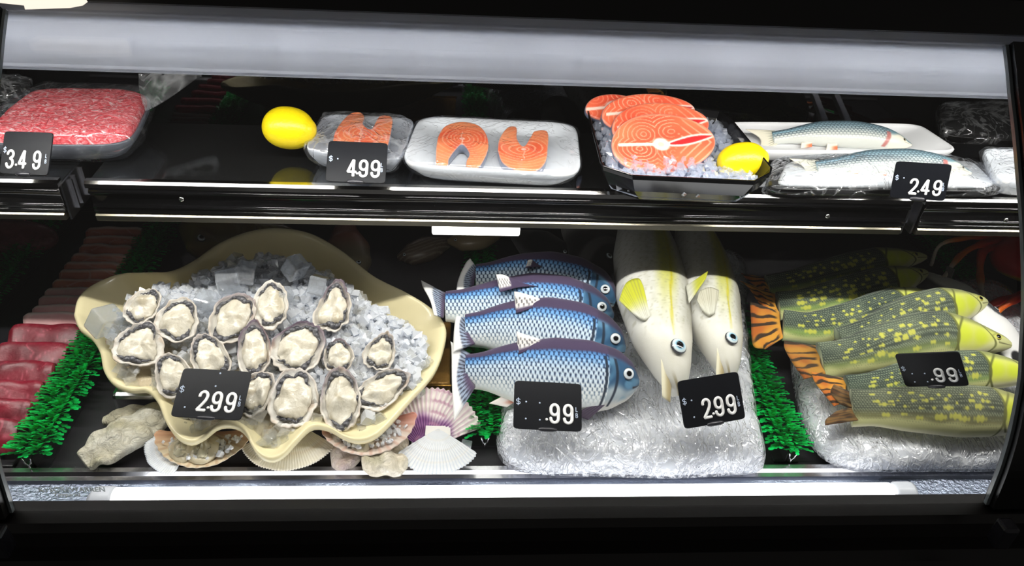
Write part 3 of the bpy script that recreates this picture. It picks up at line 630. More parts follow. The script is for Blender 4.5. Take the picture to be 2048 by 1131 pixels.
def big_col(seed, spx):
    lob = [(-.46, -.22, .36), (-.36, .30, .38), (.18, .44, .40), (.20, -.30, .42)]
    def f(x, y):
        u, v = x / .082, y / .048; n = nz(np.c_[u, v], 2.5, seed) * .05; u2, v2 = u + n, v + n
        best = np.full(len(u), 9.); 
        for a, b, r in lob: best = np.minimum(best, np.hypot((u2 - a) * 1.1, (v2 - b) * .85))
        rings = .5 + .5 * np.cos(best * 2 * math.pi * 10.5 + seed)
        fan = .5 + .5 * np.cos((u2 * 1.0 + np.abs(v2) * .55) * 2 * math.pi * 6.0)
        k = sm(u2, .18, .40); st = rings * (1 - k) + fan * k
        c = mixc(mixc((.86, .30, .21), (.94, .45, .31), .5 + .5 * nz(np.c_[u, v], 3, seed + 2)), (.97, .66, .54), sm(st, .78, 1.0) * (.70 + .25 * nz(np.c_[u, v], 4, seed + 6)))
        seam = np.abs(v2 - .10 * u2 + .02) + 0 * u; c = mixc(c, (.98, .86, .80), sm(-seam, -.07, -.03) * (u2 < .25) * (u2 > -.85))
        cav = np.abs(v2 - .30 * (u2 - .1)) - .10 * np.sin(np.clip((u2 - .10) / .78, 0, 1) * math.pi); c = mixc(c, (.98, .86, .82), sm(-cav, -.09, -.03) * (u2 > .08) * (u2 < .92)); c = mixc(c, (.78, .16, .17), sm(-cav, -.02, .015) * (u2 > .16) * (u2 < .86))
        sp = np.hypot((u2 + .02) * 1.0, (v2 + .02) * .75); c = mixc(c, (.97, .88, .84), sm(-sp, -.20, -.13)); c = mixc(c, (.90, .72, .66), sm(-sp, -.09, -.05))
        e = np.hypot(u, v); return mixc(c, (.96, .62, .50), sm(e, .93, 1.0) * .6)
    return f
EGG = [(math.cos(a) * (1.0 + .03 * math.sin(2 * a)), math.sin(a) * (.97 if math.sin(a) < 0 else 1.0) * (1 - .12 * math.cos(a))) for a in np.linspace(0, 2 * math.pi, 40, endpoint=False)]
def bigsteak(label, px, py, rx, ry, y, seed, th=.03, tilt=.62, roll=-.08):
    c = aty(px, py, y); k = 1550 / ((c - CAM) @ FW); n = A(0, -math.sin(tilt), math.cos(tilt)); ex = A(math.cos(roll), 0, 0) + unit(np.cross(n, A(1, 0, 0))) * math.sin(roll) * -1; ex = unit(ex); ey = np.cross(n, ex); fs = abs(unit(c - CAM) @ n)
    P = [c + ex * a * rx / k + ey * b * ry / k / fs for a, b in EGG]
    t = thing('salmon_steak', label, 'salmon steak', c - n * th, 'salmon steaks on the shelf')
    slab('flesh', P, th, big_col(seed, None), M['steak'], t, n, .0013, (.42, .45, .54), .003); return t
bigsteak('large oval salmon steak on top at the front of the ice bowl', 1328, 286, 107, 58, .292, 2, .026)
bigsteak('large salmon steak directly behind the front one in the ice bowl', 1322, 252, 100, 46, .334, 4, .022, .7)
bigsteak('large dark red salmon steak third from the front of the ice bowl', 1298, 226, 96, 38, .366, 6, .022, .75)
bigsteak('dark red salmon steak at the back left of the ice bowl, mostly hidden', 1228, 214, 58, 26, .392, 8, .02, .75)
lemon('yellow lemon on the ice at the right corner of the black bowl', 1484, 322, 50, 38, .272, .25)
# --- foam trays with whole fish
def shelf_fish(label, path, hpx, seed, y):
    P = [aty(px, py, y + dy) for px, py, dy in path]; k = 1550 / ((P[0] - CAM) @ FW); h = hpx / k * .5
    t = thing('whole_fish', label, 'fish', P[1] - A(0, 0, .02), 'pale scaled fish on foam trays')
    B = Body(P, A(0, -.62, .78), [(0, h * .48), (.12, h * .55), (.35, h * .95), (.6, h * 1.0), (.8, h * .82), (.92, h * .55), (1, h * .12)], [(0, h * .45), (.12, h * .5), (.35, h * .9), (.6, h * 1.0), (.8, h * .85), (.92, h * .55), (1, h * .1)], [(0, h * .3), (.3, h * .6), (.6, h * .7), (.85, h * .55), (1, h * .1)], 240, 110)
    def f(t, w, s, x, q):
        row = q / .0036; odd = np.floor(row) % 2; cell = (x / .0062 + odd * .5) % 1; rowf = row % 1
        sc = sm(np.hypot((cell - .5) * 1.1, (rowf - .5) * 1.2), .38, .58)
        back = mixc((.84, .85, .83), (.52, .63, .68), sm(w, -.3, .6)); back = mixc(back, (.34, .44, .49), sm(w, .5, 1.0))
        c = mixc(back, (.18, .24, .28), sc * sm(w, -.7, .2) * sm(.84 - t, 0, .05) * .9)
        c = mixc(c, (.60, .78, .86), sm(-abs(w - .45), -.25, 0) * sm(.35 - t, 0, .3) * .6)
        hd = sm(t, .80, .83); hc = mixc((.94, .92, .86), (.42, .55, .60), sm(w + .25 * np.sin(t * 40), .15, .7)); c = mixc(c, hc, hd)
        g = np.abs(t - (.80 - .03 * w * w)); c = mixc(c, (.72, .42, .40), sm(-g, -.022, -.008) * (w < .35) * (w > -.9) * .85)
        mth = np.abs(w + .15 + .6 * (t - .97)); c = mixc(c, (.50, .50, .46), sm(-mth, -.06, -.02) * (t > .94)); return c
    B.mesh('body', f, M['wet'], t)
    p, n, T, D = B.on(.93, .25, -.0008); eye(p, n, D, h * .14, t, (.75, .72, .62), .5)
    N = B.N[0]; p0 = B.c[6]; L = h * 2.0
    fc = lambda a, b: mixc(mixc((.90, .88, .80), (.35, .36, .34), sm(np.cos(a * 60), .3, .9) * sm(.6 - b, 0, .4)), (.92, .90, .84), b * .5)
    T0 = B.T[0]; D0 = B.D[0]; g = -T0
    sheet('tail_fin', [p0 + D0 * h * .55, p0, p0 - D0 * h * .5], [p0 + g * L * 1.0 + D0 * L * .42, p0 + g * L * .55 - D0 * L * .02, p0 + g * L * .82 - D0 * L * .60], N, .0016, fc, M['wet'], t)
    for tt, ln in ((.22, .42), (.40, .48)):
        p, n, T, D = B.on(tt, -.92); rc = lambda a, b: mixc((.93, .90, .85), (.88, .45, .30), sm(a, .2, .9) * sm(b, .1, .5))
        sheet('belly_fin', [p - T * h * .35, p + T * h * .35], [p - T * h * .5 - D * h * ln, p + T * h * .3 - D * h * ln * .9], n, .0012, rc, M['wet'], t)
    return t
Q1 = pxq([(1440, 243), (1838, 247), (1922, 302), (1440, 300)], 1.112)
f1 = thing('foam_tray', 'white foam tray at the back carrying the rear pale fish', 'food tray', np.mean(Q1, axis=0) * A(1, 1, 0) + A(0, 0, SH + .002))
tray_mesh('tray_shell', Q1, .024, M['foam'], f1, depth=.012, e=9)
shelf_fish('pale silver fish with small red fins on the rear white foam tray', [(1545, 276, .36), (1640, 268, .362), (1740, 272, .36), (1822, 290, .352)], 58, 1, 0.03)
Q2 = pxq([(1548, 318), (1950, 318), (2012, 382), (1535, 378)], 1.101)
f2 = thing('foam_tray', 'black edged film-wrapped tray with white pad under the front pale fish', 'food tray', np.mean(Q2, axis=0) * A(1, 1, 0) + A(0, 0, SH + .002))
tray_mesh('tray_shell', Q2, .017, M['blacktray'], f2, depth=.006, e=9)
Qi = pxq([(1575, 322), (1945, 322), (1996, 372), (1552, 369)], 1.101); x, y = sell(64, 9); mesh('pad', *loft([quad(Qi, x, y) - A(0, 0, .006), quad(Qi, x, y), quad(Qi, x * .98, y * .98) + A(0, 0, .002)]), M['foam'], f2)
film_mesh('film', Q2, .017, M['film2'], f2, rise=.006, seed=21, amp=.003, e=9, over=1.02, dome=.022)
shelf_fish('pale blue scaled fish on the wrapped tray behind the 2.49 tag', [(1632, 335, .292), (1730, 326, .30), (1840, 326, .298), (1942, 346, .288)], 58, 2, .0)
Q3 = pxq([(1962, 296), (2120, 300), (2160, 372), (1996, 358)], 1.118)
f3 = thing('foam_tray', 'white wrapped foam tray cut off at the right end of the shelf', 'food tray', np.mean(Q3, axis=0) * A(1, 1, 0) + A(0, 0, SH + .002))
tray_mesh('tray_shell', Q3, .03, M['foam'], f3, depth=.016); film_mesh('film', Q3, .03, M['film2'], f3, rise=.006, seed=31, amp=.003, dome=.006)
Q4 = pxq([(1880, 196), (2110, 205), (2120, 290), (1880, 276)], 1.14)
Q4 = [aty(1872, 205, .70), aty(2080, 212, .70), aty(2060, 284, .56), aty(1885, 270, .56)]
f4 = thing('food_tray', 'black tray under loose crinkled film at the back right', 'food tray', np.mean(Q4, axis=0) - A(0, 0, .03))
tray_mesh('tray_shell', Q4, .03, M['blacktray'], f4, depth=.02); film_mesh('film', Q4, .03, M['film2'], f4, rise=.01, seed=41, amp=.005, dome=.01)
# --- ground beef on the left shelf
Qg = [at(62, 178, 1.135), at(312, 186, 1.135), at(262, 292, 1.118), at(-60, 288, 1.118)]
gb = thing('beef_tray', 'film-wrapped tray of bright red ground beef above the 3.49 tag', 'food tray', np.mean(Qg, axis=0) - A(0, 0, .036))
tray_mesh('tray_shell', Qg, .032, pmat('smoke_tray', (.32, .33, .36), .3), gb, depth=.02, e=5)
k = NT('ground_beef')
f = noise_node(k, 95, 5, .6, 2.6, None, (.7, 1.2, 1)); rp = k.n('ShaderNodeValToRGB', {'Fac': f}); e = rp.color_ramp.elements
e[0].position = .32; e[0].color = rgba((.78, .16, .20)); e[1].position = .68; e[1].color = rgba((.99, .88, .88))
for pos, cc in ((.42, (.88, .28, .31)), (.54, (.95, .48, .50))): q = e.new(pos); q.color = rgba(cc)
pb = k.n('ShaderNodeBsdfPrincipled', {'Base Color': rp.outputs[0], 'Roughness': .4}); k.l(k.n('ShaderNodeBump', {'Height': f, 'Strength': .9, 'Distance': .006}).outputs[0], pb.inputs['Normal']); k.l(pb.outputs[0], k.out.inputs[0])
x, y = sell(96, 6); R = []
for s, dz in ((.94, -.012), (.95, -.004), (.93, .004), (.88, .009), (.78, .012), (.6, .014), (.4, .015), (.2, .015), (.02, .015)):
    P = quad(Qg, x * s, y * s); P[:, 2] += dz; P[:, 2] += nz(P * 60, 1.4, 4) * .0016; R.append(P)
V, Fc = loft(R, False); Fc.append(tuple(range(8 * 96, 9 * 96))); mesh('ground_beef', V, Fc, k.m, gb)
film_mesh('film', Qg, .034, M['film'], gb, rise=.019, seed=51, amp=.003, e=5, over=1.03)
Qh = [aty(-30, 158, .50), aty(60, 158, .50), aty(64, 196, .42), aty(-40, 204, .42)]
gh = thing('food_tray', 'small grey wrapped tray in the upper left corner behind the ground beef', 'food tray', np.mean(Qh, axis=0) - A(0, 0, .03)); tray_mesh('tray_shell', Qh, .03, M['blacktray'], gh, depth=.01); film_mesh('film', Qh, .03, M['film2'], gh, rise=.008, seed=61, amp=.004, dome=.012)
# clear clamshell corner right of the beef
cl = thing('clear_box', 'empty clear plastic box corner hanging behind the ground beef tray', 'plastic box', aty(320, 190, .40))
P = [aty(272, 140, .46), aty(392, 150, .52), aty(385, 160, .44), aty(292, 205, .37), aty(300, 222, .37), aty(286, 205, .36)]
R0 = np.array([aty(278, 145, .44), aty(395, 152, .47), aty(388, 160, .43), aty(300, 220, .375), aty(288, 212, .37), aty(280, 180, .40)]); R0 = catmull(np.vstack([R0, R0[:1]]), 48)[:-1]
c0 = R0.mean(0); rg = [R0, c0 + (R0 - c0) * .93 + A(0, .01, -.004), c0 + (R0 - c0) * .80 + A(0, .03, .01), c0 + (R0 - c0) * .5 + A(0, .045, .02)]
V, Fc = loft(rg, False); mesh('box_shell', V + nz(V * 50, 1.5, 3)[:, None] * .0015, Fc, film_mat('clear_box_plastic', crease=.22, scale=11, body=.10, base_gl=.14), cl)
# ================================================================== deck goods
def divider(label, x, y0, y1, seed, hz=.030, spread=.030, n=105, dark=False):
    r = np.random.RandomState(seed)
    t = thing('green_divider', label, 'divider', (x, (y0 + y1) / 2, ZD), 'green plastic grass dividers between the sections')
    mb = MB()
    mb.box((x - .020, y0 - .003, ZD + .001), (x + .020, y1, ZD + .004)); mb.box((x - .0035, y0 - .003, ZD + .001), (x - .0015, y1, ZD + .024)); mb.box((x + .0015, y0 - .003, ZD + .001), (x + .0035, y1, ZD + .024))
    mb.build('rail', M['rail'], t, smooth=False)
    cl = MB(); cl.V = []; V, Fc = tube([A(x - .006, y0 - .013, ZD + .034), A(x - .004, y0 - .013, ZD + .024), A(x, y0 - .013, ZD + .020), A(x + .004, y0 - .013, ZD + .024), A(x + .006, y0 - .013, ZD + .034)], .0013, 8); cl.add(V, Fc)
    V, Fc = tube([A(x, y0 - .013, ZD + .020), A(x, y0 - .013, ZD + .014)], .0013, 8); cl.add(V, Fc); cl.build('clip', M['steel'], t)
    mb = MB()
    for row in (-1, 1):
        ys = np.linspace(y0 + .004, y1, n)
        mb.add(*tube(np.array([(x + row * .011, yy, ZD + .020 + hz * .35) for yy in ys[::6]]), .0022, 6), col=(.02, .34, .14))
        for yy in ys:
            for tier in range(3):
                for sd in (-1, 1):
                    bx = x + row * .011; bz = ZD + .018 + hz * .35
                    L = (.032 - .003 * tier) * r.uniform(.8, 1.15); out = sd * r.uniform(.55, .95) * (.9 - .2 * tier) + row * .25; fwd = -r.uniform(.35, .95); upz = .25 + .42 * tier + r.uniform(-.12, .2)
                    d = unit(A(out * spread / .03, fwd, upz)); side = unit(np.cross(d, A(0, .3, 1))); nn = np.cross(side, d)
                    p0 = A(bx, yy + r.uniform(-.003, .003), bz + .003 * tier); w = .0030
                    p1 = p0 + d * L * .5 + nn * .002; p2 = p0 + d * L
                    c = mixc((.03, .60, .26), (.10, .92, .44), np.array([r.uniform(.0, 1.0)]))[0]
                    # toothed leaflet: centre line plus three pairs of teeth
                    pts = [p0]; fs = []
                    for q, (u, ww) in enumerate(((.25, 1.5), (.40, .7), (.55, 1.5), (.70, .7), (.82, 1.1))):
                        m = p0 + d * L * u + nn * .002 * math.sin(u * 3.1); tip = d * L * .10 if q % 2 == 0 else 0
                        pts += [m + side * w * ww + tip, m - side * w * ww + tip]
                    pts.append(p2); fs = [(0, 1, 2)] + [(2 * q + 1, 2 * q + 3, 2 * q + 4, 2 * q + 2) for q in range(4)] + [(9, 11, 10)]
                    mb.add(np.array(pts), fs, c)
    mb.build('leaf_fringe', M['leaf'], t, smooth=False, label='bright green plastic leaf fringe'); return t
xd = [at(64, 905, .72)[0], at(966, 890, .72)[0], at(1580, 925, .72)[0]]
divider('green plastic grass divider between the red meat and the shell tray', xd[0] + .006, .045, .74, 1, .034, .036, 95)
divider('green plastic grass divider behind the tails of the blue fish', xd[1] + .003, .085, .74, 2, .026, .028, 85)
divider('green plastic grass divider between the white fish and the green spotted fish', xd[2] + .004, .05, .74, 3, .032, .029, 95)
divider('far left green divider beyond the rows of sliced meat', -.872, .18, .74, 4, .032, .032, 70)
divider('far right green divider beside the red crab', 1.085, .20, .74, 5, .032, .032, 70)
# ------------------------------------------------------------------ meat rows on the left
pan = thing('meat_pan', 'dark flat pan under the rows of sliced meat', 'pan', (-.755, .38, ZD))
box('pan_plate', (-.846, .043, ZD + .0005), (-.662, .78, ZD + .006), M['rail'], pan, .002)
def meatrow(name, label, cat, group, py, xl, hgt, th, cols, seed, lean, z=.729, xr=-.664):
    y = at(90, py, z)[1]; r = np.random.RandomState(seed)
    xs = np.linspace(xl, xr, 6); P = [A(x, y + r.uniform(-.002, .002) - .0, z + r.uniform(-.0015, .0015)) for x in xs]
    o = thing(name, label, cat, A((xl + xr) / 2, y, ZD + .006), group)
    B = Body(P, A(0, -math.cos(lean), math.sin(lean)), [(0, hgt * .30), (.06, hgt * .47), (.15, hgt * .5), (.9, hgt * .5), (1, hgt * .42)], [(0, hgt * .28), (.06, hgt * .46), (.9, hgt * .5), (1, hgt * .4)], [(0, th * .3), (.06, th * .5), (.9, th * .5), (1, th * .4)], 90, 64, .62)
    def f(t, w, s, x, q):
        n = nz(np.stack([x * 40, q * 90], -1).reshape(-1, 2), 1.3, seed).reshape(t.shape); c = mixc(cols[0], cols[1], .5 + .5 * n)
        v = np.abs(nz(np.stack([x * 30, q * 70], -1).reshape(-1, 2), 1.6, seed + 40).reshape(t.shape)); c = mixc(c, cols[2], sm(-v, -.10, -.02) * .8)
        return mixc(c, cols[3], sm(w * np.sign(s + .3), .62, .92) * cols[4])
    def dp(b):
        n = nz(np.stack([b.tt * b.L * 60, b.q * 80], -1).reshape(-1, 2), 1.0, seed + 9).reshape(b.tt.shape) * th * .10; return n
    b = B.mesh('slice', f, M['meat'], o, dp); return o
RED = ((.36, .035, .10), (.48, .07, .15), (.68, .33, .38), (.54, .12, .19), .4)
PINK = ((.96, .72, .73), (.98, .80, .80), (.98, .88, .86), (.99, .94, .92), .9)
BRN = ((.80, .47, .38), (.88, .58, .49), (.90, .72, .66), (.98, .93, .90), .8)
lbl = ['nearest', 'second', 'third', 'fourth', 'fifth', 'sixth']
for i, py in enumerate((872, 832, 793, 754, 715, 677)):
    meatrow('beef_slice', f'dark red raw beef slice, {lbl[i]} from the front of the row on the left', 'meat slice', 'sliced meats in the left section', py, max(-.845, at([-60, -40, -30, -10, 0, 26][i], py, .722)[0]), .054, .020, RED, 100 + i, .95)
lbl = ['first', 'second', 'third', 'fourth', 'fifth']
for i, (py, px) in enumerate(((643, 54), (626, 72), (607, 84), (592, 96), (574, 112))):
    meatrow('pork_slice', f'pale pink pork slice, {lbl[i]} behind the dark red beef slices', 'meat slice', 'sliced meats in the left section', py, at(px, py, .722)[0], .034, .016, PINK if i < 4 else BRN, 120 + i, .6, .727)
for i, (py, px) in enumerate(((556, 122), (541, 132), (525, 148), (505, 163), (488, 172), (470, 176))):
    meatrow('bacon_slice', 'brownish fat-edged pork slice, ' + ['first', 'second', 'third', 'fourth', 'fifth', 'sixth'][i] + ' of the shaded rows behind the pink slices', 'meat slice', 'sliced meats in the left section', py, at(px, py, .724)[0], .040, .020, BRN, 140 + i, .5, .726)
def blob(name, label, cat, c, ax, ay, az, mat, col, amp=.12, k=3, seed=1, group=None, nu=64, nv=44):
    V, Fc, Q = ellipsoid((0, 0, 0), ax, ay, az, nu, nv); V = V * (1 + amp * nz(Q, k, seed))[:, None] + A(*c)
    cc = col(Q, V) if callable(col) else None
    o = mesh(name, V, Fc, mat, None, col=cc, loc=A(c[0], c[1], V[:, 2].min())); tag(o, label, cat, group); return o
rcol = lambda a, b, s: (lambda Q, V: mixc(a, b, .5 + .5 * nz(Q, 5, s)))
for i, (px, py, rx, ry, l) in enumerate(((30, 480, .11, .05, 'large dark veined raw meat cut in the shade at the upper left'), (5, 555, .05, .04, 'small dark red meat cut beyond the far left divider'), (-10, 435, .09, .05, 'dark meat cut at the very back left'))):
    p = at(px, py, .735); p[0] = min(p[0], -.905 - rx * .25); blob('meat_cut', l, 'meat', p, (rx, 0, 0), (0, ry, 0), (0, 0, .033), M['meat'], rcol((.38, .16, .18), (.55, .30, .32), i), .12, 2.5, i + 3, 'meat cuts beyond the far left divider')
# ------------------------------------------------------------------ wrapped blocks
def block(label, P, zt, seed, lab2):
    """P: outline footprint (world xy list)"""
    P = catmull(np.vstack([P, P[:1]]), 140)[:-1]; c = P.mean(0)
    t = thing('wrapped_block', label, 'ice block', (c[0], c[1], ZD), 'film wrapped white blocks on the deck'); 
    def ring(s, z, am, k):
        q = c + (P - c) * s; zz = np.full(len(q), z, float) if np.isscalar(z) else z(q)
        V = np.c_[q, zz]; d = (P - c) / (np.linalg.norm(P - c, axis=1)[:, None]); g = nz(V * 60, 1.2, seed + k)
        V[:, :2] += d * (g * am)[:, None]; V[:, 2] += g * am * .7; return V
    top = lambda q: zt(q[:, 1])
    side = lambda q, u: ZD + .016 + (top(q) - ZD - .016) * u
    def rings(o, am, k): return [ring(.05, lambda q: top(q) + o, am * .6, k)] + [ring(s, lambda q: top(q) + o, am * .7, k) for s in np.linspace(.15, .85, 12)] + [ring(.90, lambda q: top(q) * .985 + .985 * o + ZD * .015, am, k), ring(0.94, lambda q: side(q, 0.9) + o, am, k), ring(0.975, lambda q: side(q, 0.74) + 0, am, k), ring(0.99, lambda q: side(q, 0.54) + 0, am, k), ring(0.997, lambda q: side(q, 0.34) + 0, am, k), ring(1.0, lambda q: side(q, 0.16) + 0, am, k), ring(.995, lambda q: side(q, .04), am * .3, k), ring(.97, ZD + .0135, 0, k)]
    R = rings(0, .0022, 0); V, Fc = loft([r * A(1, 1, 1) for r in R]); mesh('foam_block', V, Fc, M['blockfoam'], t)
    R = rings(.005, .0026, 0); R = [A(c[0], c[1], 0) + (r - A(c[0], c[1], 0)) * A(1.016, 1.022, 1) for r in R]; R[-1][:, 2] = ZD + .0128
    V, Fc = loft(R); mesh('cling_wrap', V, Fc, M['filmblock'], t, label='shiny crumpled clear film'); return t
def foot(pts): return np.array([at(px, py, z)[:2] for px, py, z in pts])
block('large white film-wrapped block under the blue and white fish', foot([(1030, 560, .74), (1300, 540, .74), (1470, 545, .74), (1488, 660, .74), (1508, 800, .74), (1524, 880, .73), (1518, 935, .715), (1485, 950, .71), (1350, 958, .71), (1200, 955, .71), (1070, 950, .71), (1016, 925, .72), (998, 880, .73), (1014, 760, .74), (1024, 650, .74)]), lambda y: .752 + .050 * np.clip((y - .02) / .42, 0, 1), 3, '')
block('white film-wrapped block under the green spotted fish on the right', foot([(1590, 600, .74), (1850, 585, .74), (2010, 600, .74), (2090, 760, .74), (2150, 930, .73), (2080, 945, .71), (1900, 945, .71), (1740, 945, .71), (1672, 930, .715), (1630, 880, .73), (1602, 790, .74), (1588, 690, .74)]), lambda y: .746 + .035 * np.clip((y - .02) / .42, 0, 1), 8, '')
# ------------------------------------------------------------------ blue plush fish
def blue_fish(label, path, h, tail, dfin, N0=(0, -.80, .60), pect=True, zt=0.0):
    P = [at(*p) for p in path]; t = thing('plush_fish', label, 'plush fish', A(P[1][0], P[1][1], P[1][2] - h * .4), 'blue scaled plush fish')
    B = Body(P, N0, [(0, h * .24), (.1, h * .27), (.3, h * .42), (.5, h * .52), (.7, h * .52), (.85, h * .43), (.95, h * .27), (1, h * .07)], [(0, h * .24), (.1, h * .28), (.3, h * .46), (.5, h * .54), (.7, h * .52), (.85, h * .42), (.95, h * .26), (1, h * .06)],
             [(0, h * .12), (.2, h * .20), (.5, h * .25), (.8, h * .24), (.95, h * .17), (1, h * .05)], 280, 130, .9)
    def f(t, w, s, x, q):
        dx, dq = .0072, .0062; row = q / dq; odd = np.floor(row) % 2; cx = (x / dx + odd * .5) % 1; cy = row % 1
        edge = sm(np.hypot((cx - .42) * 1.2, (cy - .5) * .72), .37, .50)
        base = mixc((.90, .92, .92), (.80, .87, .93), sm(w, -.45, .1)); base = mixc(base, (.42, .62, .83), sm(w, .2, .62)); base = mixc(base, (.17, .30, .48), sm(w, .60, .80))
        line = mixc((.52, .60, .66), (.09, .16, .29), sm(w, -.6, .1))
        c = mixc(base, line, edge * sm(w, -.8, -.35) * .9); c = mixc(c, (.93, .96, .98), sm(-np.hypot((cx - .35) * 1.2, (cy - .62)), -.24, -.12) * .55 * (w < .55))
        pur = sm(w + .12 * np.sin(t * 3.1), .80, .85); c = mixc(c, (.25, .21, .30), pur); c = mixc(c, (.93, .92, .90), sm(-w, .72, .92))
        hd = sm(t - .02 * (1 - w * w), .775, .785); n = nz(np.stack([x * 90, q * 90], -1).reshape(-1, 2), 1.2, 4).reshape(t.shape)
        hc = mixc((.66, .71, .74), (.17, .31, .43), sm(w + .25 * n, -.6, .1)); hc = mixc(hc, (.40, .57, .68), sm(n, .2, .8) * .7); hc = mixc(hc, (.22, .19, .27), sm(w, .62, .8)); hc = mixc(hc, (.88, .87, .84), sm(-w, .55, .85))
        c = mixc(c, hc, hd)
        for g0, k in ((.785, .03), (.845, .045)):
            g = np.abs(t - g0 + k * w * w); c = mixc(c, (.12, .15, .20), sm(-g, -.011, -.004) * (w < .7) * (w > -.85) * .9)
        m = np.abs(w + .28 + 2.0 * (t - .975)); c = mixc(c, (.15, .14, .18), sm(-m, -.09, -.04) * (t > .945)); return c
    B.mesh('body', f, M['plush'], t)
    p, n, T, D = B.on(.905, .36, .0004); eye(p, n, D, h * .085, t, (.80, .83, .85), .55)
    def tc(a, b): 
        st = sm(np.sin(b * 6 + a * 85), .1, .8) * sm(b, .0, .25) * sm(.75 - b, 0, .2); c = mixc(mixc((.55, .60, .68), (.30, .25, .34), sm(.35 - b, 0, .3)), (.12, .11, .16), st); return mixc(c, (.88, .88, .88), sm(b + .12 * np.abs(2 * a - 1), .58, .72))
    base = [at(*q) for q in tail[0]]; tip = [at(*q) for q in tail[1]]; N = B.N[0]
    sheet('tail_fin', base, tip, N, h * .10, tc, M['plush'], t, 50, 20, taper=.35)
    if dfin:
        def dc(a, b): 
            st = sm(np.sin((a * 1.0 + b * .12) * 85), .2, .7); wz = sm(.34 - a + .10 * b, 0, .06) * sm(b, .12, .3); c = mixc((.24, .20, .29), (.88, .87, .86), wz); c = mixc(c, (.16, .15, .18), st * wz * sm(b, .15, .4) * sm(.80 - b, 0, .1)); return c
        sheet('dorsal_fin', [at(*q) for q in dfin[0]], [at(*q) for q in dfin[1]], N, h * .05, dc, M['plush'], t, 40, 16, taper=.4)
    if pect:
        p, n, T, D = B.on(.765, -.72, -.002); pc = lambda a, b: mixc(mixc((.20, .18, .24), (.5, .45, .5), sm(np.sin(a * 30), .2, .9) * .6), (.3, .26, .32), b)
        sheet('pectoral_fin', [p - T * h * .06, p + T * h * .10], [p - T * h * .34 - D * h * .16 + n * .004, p - T * h * .14 - D * h * .22 + n * .004], n, .0016, pc, M['plush'], t)
        p, n, T, D = B.on(.26, -.93, -.004); pc = lambda a, b: mixc((.93, .90, .88), (.75, .45, .36), sm(a, .3, .9) * sm(.8 - b, 0, .5))
        sheet('belly_fin', [p - T * h * .12, p + T * h * .14], [p - T * h * .30 - D * h * .10, p - T * h * .04 - D * h * .14], n, .002, pc, M['plush'], t)
    return t
blue_fish('front blue plush fish, closest to the .99 tag, with its whole side showing', [(934, 742, .800), (1020, 741, .812), (1130, 750, .820), (1215, 757, .816), (1276, 766, .806)], .112,
          ([(950, 712, .802), (938, 745, .800), (950, 775, .798)], [(901, 682, .812), (903, 700, .808), (904, 770, .800), (908, 842, .790)]), ([(1036, 708, .848), (1090, 690, .856), (1170, 704, .852)], [(1033, 662, .862), (1062, 672, .866), (1160, 700, .856)]))
blue_fish('second blue plush fish from the front, its back under a purple stripe', [(932, 660, .822), (1020, 656, .830), (1120, 668, .836), (1200, 686, .832), (1249, 700, .822)], .112,
          ([(950, 630, .826), (938, 660, .822), (950, 688, .818)], [(911, 585, .838), (914, 605, .834), (908, 660, .824), (906, 704, .816)]), ([(1032, 626, .866), (1090, 612, .874), (1170, 632, .872)], [(1028, 582, .882), (1060, 590, .882), (1160, 626, .874)]), pect=False)
blue_fish('third blue plush fish from the front, tail fin raised beside the cream tray', [(892, 612, .836), (980, 612, .842), (1080, 612, .848), (1170, 624, .844), (1226, 634, .836)], .108,
          ([(897, 588, .842), (890, 612, .838), (886, 636, .834)], [(842, 560, .856), (846, 574, .852), (860, 600, .846), (868, 630, .842)]), ([(1000, 584, .884), (1040, 574, .886), (1080, 572, .886)], [(992, 548, .898), (1010, 550, .898), (1050, 568, .890)]), pect=False)
blue_fish('rearmost blue plush fish, half in the shade of the shelf', [(952, 556, .852), (1030, 556, .856), (1110, 566, .858), (1180, 584, .854), (1230, 606, .846)], .104,
          ([(958, 540, .858), (950, 556, .854), (948, 572, .850)], [(940, 516, .870), (930, 528, .866), (916, 560, .858), (912, 588, .850)]), ([(1050, 536, .890), (1065, 534, .890), (1085, 533, .890)], [(1056, 520, .896), (1064, 519, .896), (1076, 528, .892)]), pect=False)
